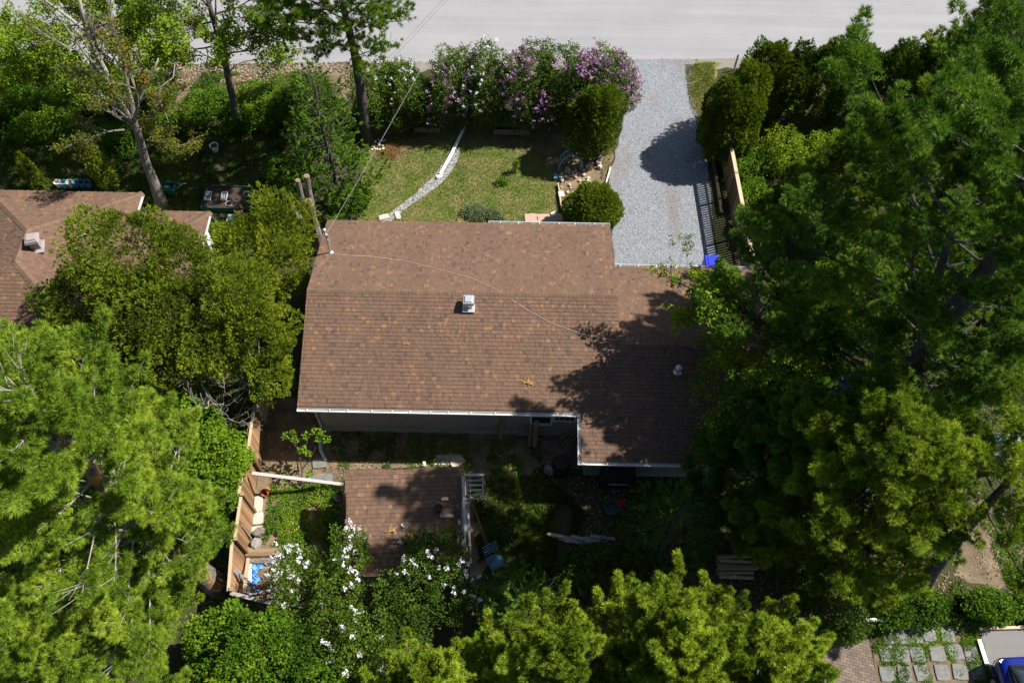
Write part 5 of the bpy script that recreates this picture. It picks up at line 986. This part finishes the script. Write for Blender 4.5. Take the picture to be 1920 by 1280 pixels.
# young bottom pines
pp_ = lambda s: (1 - s) ** .5
for i, (x, y, z, h, R, nl, l) in enumerate(((1255, 1255, 8.0, 10.8, 3.1, 70, 'bright fresh-needled pine at the bottom centre, tallest of the group'), (1040, 1275, 7.0, 9.8, 2.7, 58, 'bright pine at the bottom just left of the tallest of the group'), (1400, 1262, 7.0, 9.6, 2.6, 54, 'bright pine at the bottom right of the tallest, beside the brick path'), (820, 1310, 6.5, 9.0, 2.1, 40, 'small bright pine at the bottom with a bare forked leader below the shaded lilac'), (1270, 1400, 6.5, 10.0, 3.4, 60, 'bright pine whose crown leaves the bottom edge of the picture'))):
    S(conifer('bright_pine', l, XY(x, y, z), h, R, 2.5, nl, M['pinef'], M['barkpale'], 100 + i, prof=pp_, el=(.35, 1.15), K=24, L=.13, Wd=.0135, spread=1.1, step=.17, r0=.13, vb=.6, amp=.2, upc=.8, subl=.55, sub=.28, grp='bright pines at the bottom', gap=-3, plume=1.45, dens=56, rp=.165))
# big pine at the left
ft = [U(410, 1102, 0), U(395, 1088, .55), U(340, 1045, 3.0), U(290, 1010, 5.2), U(235, 960, 7.6), U(185, 900, 9.8), U(140, 850, 11.6), U(90, 790, 13.4), U(40, 730, 15.0)]
tF = S(conifer('left_pine', 'huge soft-needled pine filling the lower left with a peeling trunk foot showing by the fence', ft[0], 15.0, 3.7, 4.6, 110, M['pineg'], M['barkpeel'], 110, prof=lambda s: (1 - s) ** .5 * .9 + .12, el=(-.05, .75), K=18, L=.15, Wd=.0115, spread=1.2, step=.19, r0=.40, vb=.5, amp=.2, plume=1.35, dens=52, rp=.22, trunkpts=ft, azf=lambda a, s: .55 if cos(a - .1) > .35 else 1.0, gap=-1.25, upc=.4, limbbark=M['barkdead']))
S(conifer('edge_pine', 'pine crown entering from the left edge below the neighbouring roof', XY(-60, 800, 8), 12.5, 3.8, 3, 80, M['pineg'], M['barkpine'], 111, prof=lambda s: (1 - s) ** .6, el=(0, .8), K=17, L=.14, Wd=.011, step=.19, r0=.2, vb=.5, amp=.2, gap=-3, plume=1.2, dens=56, rp=.27))
S(conifer('corner_pine', 'pine crown in the bottom left corner', XY(90, 1230, 7), 9.5, 3.4, 2, 70, M['pineg'], M['barkpine'], 112, prof=lambda s: (1 - s) ** .6, el=(0, .8), K=17, L=.14, Wd=.011, step=.19, r0=.2, vb=.5, amp=.2, gap=-3, plume=1.2, dens=56, rp=.27))
# big dark pine at the right
bt = [U(1560, 890, 0), U(1640, 790, 4.2), U(1700, 725, 6.8), U(1732, 665, 8.6), U(1790, 580, 10.6), U(1860, 490, 12.8), U(1930, 400, 14.8), U(2030, 280, 17.4)]
bf = [U(1700, 725, 6.8), U(1735, 640, 8.9), U(1745, 560, 11), U(1775, 470, 13.2), U(1800, 380, 15.2)]
S(conifer('giant_pine', 'giant dark pine with a forked leaning trunk covering the right side', bt[0], 17, 6.0, 5.0, 90, M['pineb'], M['barkpine'], 120, prof=lambda s: .95 - .45 * s, el=(-.05, .55), K=15, L=.15, Wd=.014, spread=1.1, step=.22, r0=.5, amp=.16, trunkpts=bt, azf=lambda a, s: 1.2 if cos(a - 2.5) > .75 else (.45 if cos(a + 1.9) > .3 else .95), forks=[bf], gap=-1.6, upc=.3, vb=.5, plume=1.35, dens=62, rp=.30))
S(conifer('corner_top_pine', 'dark pine leaving the picture at the top right corner', (15.2, 18.2), 16.0, 4.3, 5.5, 96, plume=1.1, rp=.26, azf=lambda a, s: 1.0, dup=2, mat=M['pinef'], bark=M['barkpine'], seed=121, prof=lambda s: (1 - s) ** .5, el=(0, .6), K=15, L=.15, Wd=.014, step=.2, r0=.25, vb=.45, gap=-1.0))#, M['pinef'], M['barkpine'], 121, prof=lambda s: (1 - s) ** .5, el=(0, .6), K=15, L=.15, Wd=.014, step=.21, r0=.25, vb=.5, gap=-.7))
S(conifer('roadside_pine', 'bright pine crown hiding the road behind the hedge cedars at the top right', XY(1870, 70, 5.5), 7.5, 2.8, 1.5, 56, M['pinef'], M['barkpine'], 127, prof=lambda s: (1 - s) ** .5, el=(0, .7), K=15, L=.15, Wd=.014, step=.2, r0=.18, vb=.5, gap=-3, plume=1.2, dens=56, rp=.27))
S(conifer('side_pine', 'pine at the right edge above the pale shed roof', XY(1930, 560, 6), 11, 3.6, 2, 50, M['pineb'], M['barkpine'], 122, prof=lambda s: (1 - s) ** .5, el=(0, .6), K=15, L=.15, Wd=.014, step=.21, r0=.22, vb=.45, gap=-3, plume=1.2, dens=56, rp=.27))
S(conifer('yard_pine', 'yellow-green sunlit pine behind the driveway fence', XY(1610, 320, 3.0), 4.6, 2.6, .8, 56, M['pinef'], M['barkpine'], 123, prof=lambda s: (1 - s) ** .6, el=(.0, .7), K=15, L=.15, Wd=.014, step=.2, r0=.15, vb=.5, gap=-3, plume=1.2, dens=56, rp=.27))
ct = [U(1715, 1118, 0), U(1752, 1065, 2.2), U(1795, 1010, 4.4), U(1840, 958, 6.2), U(1885, 910, 7.8), U(1950, 840, 10)]
S(conifer('leaning_pine', 'pine with a bare slanting trunk rising from the weeds at the lower right', ct[0], 10, 3.2, 6.0, 22, M['pinef'], M['barkpine'], 124, prof=lambda s: .9 - .4 * s, el=(0, .5), K=16, L=.15, Wd=.013, step=.2, r0=.28, vb=.5, trunkpts=ct, gap=-3, plume=1.2, dens=56, rp=.27))
S(conifer('lower_pine', 'broad yellow-green pine between the dark giant pine and the brick path', XY(1605, 940, 6.0), 10.2, 3.35, 3.2, 84, M['pinef'], M['barkpine'], 125, prof=lambda s: (1 - s) ** .45, el=(-.05, .6), K=16, L=.15, Wd=.013, step=.2, r0=.22, vb=.5, amp=.2, gap=-3, plume=1.2, dens=56, rp=.27))
S(conifer('mid_pine', 'blue-green pine limbs over the lower right corner of the garage roof', XY(1480, 850, 5.4), 8.2, 2.7, 2.5, 66, M['pineb'], M['barkpine'], 126, prof=lambda s: (1 - s) ** .5, el=(-.05, .6), K=16, L=.15, Wd=.014, step=.2, r0=.16, vb=.45, gap=-3, plume=1.2, dens=56, rp=.27))
# oak over the garage
ob = (10.4, 15.0); ot = [(10.4, 15.0, 0), (10.2, 15.0, 2.0), (9.8, 15.0, 3.8), (9.2, 15.1, 4.8)]
S(broadleaf('garage_maple', 'leafy maple reaching over the right end of the garage roof', ob, ot, [(1, (-1, .1, .35), 3.2, .09), (.85, (-1, -.3, .2), 3.0, .06), (1, (-.8, .15, .6), 2.8, .06), (.9, (-.3, -.9, .5), 2.6, .06), (.9, (-1, .25, .35), 3.0, .08), (.95, (-.9, -.6, .4), 3.2, .08), (.8, (-.8, .3, .3), 2.6, .07), (1, (-.6, 0, .9), 2.8, .08), (.7, (-.8, -.9, .2), 2.6, .06), (.8, (.5, -.6, .6), 2.4, .06)], M['maple'], M['bark'], 130, 'maple tree', K=16, rad=.25, L=.13, Wd=.085, r0=.17, thin=.8, vb=.55))
# undergrowth shrubs on the right
for i, (x, y, h, rr, mt_, l) in enumerate(((1395, 330, .9, .8, 'lush', 'bright green bush just behind the driveway fence, upper of two'), (1405, 385, .9, .8, 'lush', 'bright green bush behind the lower part of the driveway fence'), (1450, 305, 1.3, 1.1, 'maple', 'yellow-green bush below the hedge cedars'), (1510, 330, 1.4, 1.2, 'maple', 'yellow-green bush beside the sunlit pine'), (1475, 400, 1.3, 1.2, 'maple', 'yellow-green bush at the edge of the giant pine shade'), (1395, 440, .8, .55, 'maple', 'small bush over the driveway edge near the blue bin'), (1500, 640, 2.6, 1.8, 'maple', 'leafy undergrowth tree under the giant pine'), (1600, 560, 2.2, 1.8, 'maple', 'yellow-green undergrowth in a gap of the giant pine'), (1440, 780, 2.4, 1.5, 'maple', 'undergrowth bush right of the garage roof'), (1620, 760, 2.0, 1.6, 'maple', 'undergrowth bush by the trunk of the giant pine'))):
    S(shrub('undergrowth_bush', l, XY(x, y), [(0, 0, h * .6, rr, rr * .9, h * .6), (.4 * rr, .4 * rr, h * .8, rr * .6, rr * .6, h * .4)], int(900 * rr * rr + 500), M[mt_], 140 + i, K=6, rad=.15, L=.1, Wd=.07, lump=.3, shell=.6, vb=.62, gap=-1.0))
sp = [U(1518, 262, 0), U(1512, 238, .8), U(1500, 215, 1.6)]
S(broadleaf('bright_sapling', 'thin bright yellow-green sapling in front of the hedge cedars', sp[0], sp, [(.5, (-.8, .3, .6), 1.1, .02), (.7, (.8, .3, .7), 1.1, .02), (1, (.1, .5, 1), 1.3, .02), (1, (-.5, .2, .9), 1.1, .02)], M['lush'], M['bark'], 150, 'sapling', lev=1, K=5, rad=.12, L=.11, Wd=.07, r0=.03, vb=.75))
sp = [U(564, 896, 0), U(566, 868, .8), U(556, 838, 1.4)]
ys_ = thing('yard_sapling', 'young sapling with a few leaf clusters on bare branches in the back yard', 'sapling', sp[0]); m = MB(); CL = []
for pts in ([(567, 925, 0), (566, 880, .8), (560, 842, 1.3), (548, 820, 1.6), (546, 790, 1.9), (550, 780, 2.0)], [(566, 880, .8), (580, 862, 1.2), (592, 838, 1.6)], [(560, 842, 1.3), (545, 825, 1.6), (533, 815, 1.8)], [(563, 855, 1.1), (575, 830, 1.5), (580, 810, 1.8)], [(562, 900, .3), (556, 860, .9), (557, 842, 1.2)]):
    m.tube([U(*p) for p in pts], np.linspace(.028, .01, len(pts)), 5)
m.build('branches', M['bark'], ys_)
P = np.array([U(x + R_.uniform(-3, 3), y + R_.uniform(-3, 3), z) for x, y, z in ((535, 816, 1.8), (555, 822, 1.7), (573, 815, 1.8), (590, 806, 1.9), (602, 812, 1.9), (614, 826, 1.8), (598, 822, 1.8), (570, 845, 1.4), (578, 850, 1.3), (566, 843, 1.5), (580, 888, .5), (530, 892, .4), (548, 812, 1.8)) for _ in range(5)])
V, v = leaf_cluster(P, 7, .13, .11, .08, np.full(len(P), .8), np.random.default_rng(5)); quads('foliage', V, v, M['lush'], ys_)
sp = U(967, 330); S(shrub('lawn_seedling', 'tiny leafy seedling tied up in the middle of the lawn', XY(967, 322), [(0, 0, .4, .12, .12, .38)], 60, M['lush'], 160, K=5, L=.08, Wd=.05, stems=2, vb=.75)); S(shrub('lawn_clump', 'small dark weed clump left of the seedling in the lawn', XY(940, 344), [(0, 0, .12, .25, .18, .14)], 90, M['weeds'], 161, K=5, L=.1, Wd=.04, stems=1))
S(shrub('grey_green_clump', 'grey-green leafy clump in the lawn by the bungalow eave', XY(895, 402), [(0, 0, .15, .6, .4, .22), (.7, -.1, .12, .5, .3, .18)], 700, plain('x', (.1, .1, .1)) and leafmat('sage_leaves', [(0, (.06, .09, .04)), (1, (.20, .25, .13))], .25), 162, K=6, L=.08, Wd=.035, stems=2, up=.4))
# roadside bank shrubs at left
for i, (x, y, h, rr, l) in enumerate(((30, 150, 1.2, 1.4, 'rounded dark bush at the left edge beside the road'), (50, 210, .9, 1.1, 'green bush on the bank at the far left'), (130, 200, .8, 1.2, 'bright green bush on the bank below the road maples'), (90, 250, 1.0, 1.2, 'shaded bush at the left below the bank'), (235, 275, .9, 1.0, 'yellow-green bush around the leaning maple trunk'), (330, 235, .8, 1.2, 'green bush between the two maple trunks'), (390, 205, .8, 1.0, 'green bush left of the upright maple trunk'), (485, 200, .9, 1.2, 'dense bush right of the upright maple trunk'), (500, 230, 1.1, 1.2, 'shaded bush below the roadside bank near the spruce'), (280, 200, .7, .8, 'low bush behind the leaning maple on the bank'))):
    S(shrub('bank_bush', l, XY(x, y), [(0, 0, h * .5, rr, rr * .7, h * .6), (.5, .3, h * .6, rr * .6, rr * .5, h * .5), (-.6, -.2, h * .4, rr * .7, rr * .5, h * .5)], 1500, M['lush'], 170 + i, K=6, rad=.14, L=.09, Wd=.07, lump=.3, shell=.6, vb=.6, gap=-1.0, grp='bushes on the roadside bank'))
S(shrub('corner_bush', 'low leafy bushes right of the leaning pine above the parking area', XY(1850, 1145), [(0, 0, .5, 1.3, .5, .5), (1.3, .1, .45, 1.0, .5, .45), (-1.2, .0, .4, .9, .45, .4)], 2600, M['lush'], 190, K=6, L=.09, Wd=.07, lump=.3, vb=.45, gap=-.9)); S(shrub('path_corner_bush', 'green bush behind the white bar at the stone pavers', XY(1700, 1140), [(0, 0, .5, 1.1, .6, .6), (-.9, -.2, .4, .7, .5, .45)], 1700, M['lush'], 191, K=6, L=.09, Wd=.07, lump=.3, vb=.5))
M['soilbits'] = leafmat('grit_crumbs', [(0, (.04, .035, .03)), (1, (.22, .19, .16))], .0)
# grass, weeds and litter
LAWNW = PX(LAWN); PATHW = PX([(712, 415), (742, 392), (780, 362), (815, 330), (835, 300), (850, 275), (864, 278), (858, 302), (848, 322), (830, 342), (796, 368), (755, 396), (730, 420)])
groundcover('grass', 'short patchy green and straw coloured lawn grass', LAWNW, 75000, M['grass'], 201, 'grass', h=.05, Wd=.009, gap=-1.6, K=4, vb=.45, exc=[PATHW], amp=.24)
groundcover('grass', 'weedy dark grass of the left yard', PX([(-200, 170), (640, 150), (660, 300), (560, 420), (400, 470), (-200, 400)]), 50000, M['lush'], 202, 'grass', h=.14, Wd=.02, gap=-.9, K=4, vb=.5)
groundcover('weeds', 'leafy weeds on the bank below the road', PX([(-200, 132), (640, 140), (640, 250), (-200, 280)]), 32000, M['lush'], 203, h=.4, gap=-.5, gf=1.0, K=5, vb=.45)
groundcover('dead_leaves', 'pale dead leaves covering the strip beside the road', PX([(-200, 122), (760, 118), (720, 170), (-200, 215)]), 30000, M['leaflit'], 204, 'flat', L=.11, Wd=.08, gap=-1.3)
YARD = PX([(490, 850), (1010, 850), (1010, 1010), (880, 1120), (470, 1150)]); SHED = [SWc, SEc, NE, NW]
groundcover('dead_leaves', 'small dry leaves strewn over the lawn and its shaded upper edge', LAWNW, 1500, M['leaflit'], 218, 'flat', L=.06, Wd=.045, gap=-.3)
groundcover('dead_leaves', 'dry leaves scattered along the edges of the gravel driveway', PX([(1150, 250), (1190, 120), (1290, 120), (1330, 330), (1340, 500), (1150, 500)]), 420, M['leaflit'], 219, 'flat', L=.06, Wd=.045, gap=.1)
groundcover('roadside_grit', 'dark grit and crumbs along the broken edge of the road', [road_pt(-10, -.22), road_pt(60, -.22), road_pt(60, .06), road_pt(-10, .06)], 9000, M['soilbits'], 220, 'flat', L=.07, Wd=.05, gap=-.4)
groundcover('garden_plants', 'bright low garden plants in the fenced back yard', PX([(505, 910), (640, 905), (640, 1050), (560, 1080), (495, 1030)]), 2600, M['lush'], 205, h=.22, gap=-.35, gf=1.6, K=6, vb=.6, exc=[SHED])
groundcover('weeds', 'thin weeds along the back wall strip', PX([(600, 800), (1010, 805), (1020, 900), (640, 890)]), 2600, M['weeds'], 206, h=.08, gap=.0, gf=2.0, K=5, vb=.6, exc=[SHED])
groundcover('grass', 'lush grass right of the shed', PX([(885, 900), (1020, 890), (1100, 960), (1060, 1080), (900, 1100)]), 9000, M['lush'], 207, 'grass', h=.16, Wd=.02, gap=-.7, K=4, vb=.5, exc=[SHED])
groundcover('dead_leaves', 'dead leaves scattered over the back yard', PX([(490, 760), (1100, 780), (1060, 900), (1000, 950), (640, 1130), (470, 1130)]), 5200, M['leaflit'], 208, 'flat', L=.08, Wd=.06, gap=-.6, exc=[SHED])
fl_ = groundcover('yellow_flowers', 'tiny yellow flowers among the garden plants', PX([(530, 960), (640, 950), (620, 1010), (530, 1020)]), 130, M['yellow'], 209, h=.3, L=.05, Wd=.05, gap=-1.5, K=4)
groundcover('dead_leaves', 'dead leaves and needles under the right trees', PX([(1000, 900), (1960, 850), (1960, 1180), (1000, 1130)]), 9000, M['leaflit'], 210, 'flat', L=.09, Wd=.05, gap=.0)
groundcover('weeds', 'green weeds under the pines at the lower right', PX([(1620, 1010), (1960, 950), (1960, 1175), (1630, 1175)]), 8000, M['weeds'], 211, h=.15, gap=-.1, gf=1.8, K=5, vb=.45)
groundcover('weeds', 'weeds growing between the grey paving stones', PX([(1632, 1182), (1835, 1178), (1860, 1290), (1655, 1290)]), 6000, M['weeds'], 212, h=.045, L=.05, Wd=.035, gap=.1, gf=3.4, K=5, vb=.6)
groundcover('grass', 'green verge between the gravel driveway and the hedge', PX([(1284, 122), (1340, 118), (1338, 215), (1310, 245), (1292, 190)]), 5200, M['grass'], 213, 'grass', h=.09, Wd=.015, gap=-1.6, gf=2.5, K=4, vb=.6)
groundcover('grass', 'dry grassy edge between the rock garden and the driveway', PX([(1122, 285), (1152, 225), (1160, 232), (1140, 330), (1126, 345)]), 900, M['grass'], 214, 'grass', h=.1, Wd=.02, gap=-1.2, K=4, vb=.6)
groundcover('weeds', 'undergrowth plants in the right yard', PX([(1370, 270), (1960, 230), (1960, 950), (1500, 900), (1420, 700), (1395, 430)]), 22000, M['lush'], 215, h=.4, gap=-.6, K=5, vb=.45)
groundcover('weeds', 'undergrowth plants below the left pines', PX([(-300, 520), (420, 560), (470, 740), (440, 1120), (600, 1180), (600, 1500), (-400, 1500)]), 20000, M['weeds'], 216, h=.35, gap=-.4, K=5, vb=.4)
groundcover('weeds', 'small weeds at the edges of the gravel driveway', PX([(1255, 440), (1300, 440), (1305, 500), (1250, 500)]), 260, M['weeds'], 217, h=.06, gap=.1, gf=3, K=4, vb=.7)
print('FACES', sum(x[1] for x in STAT), sorted(STAT, key=lambda x: -x[1])[:12])
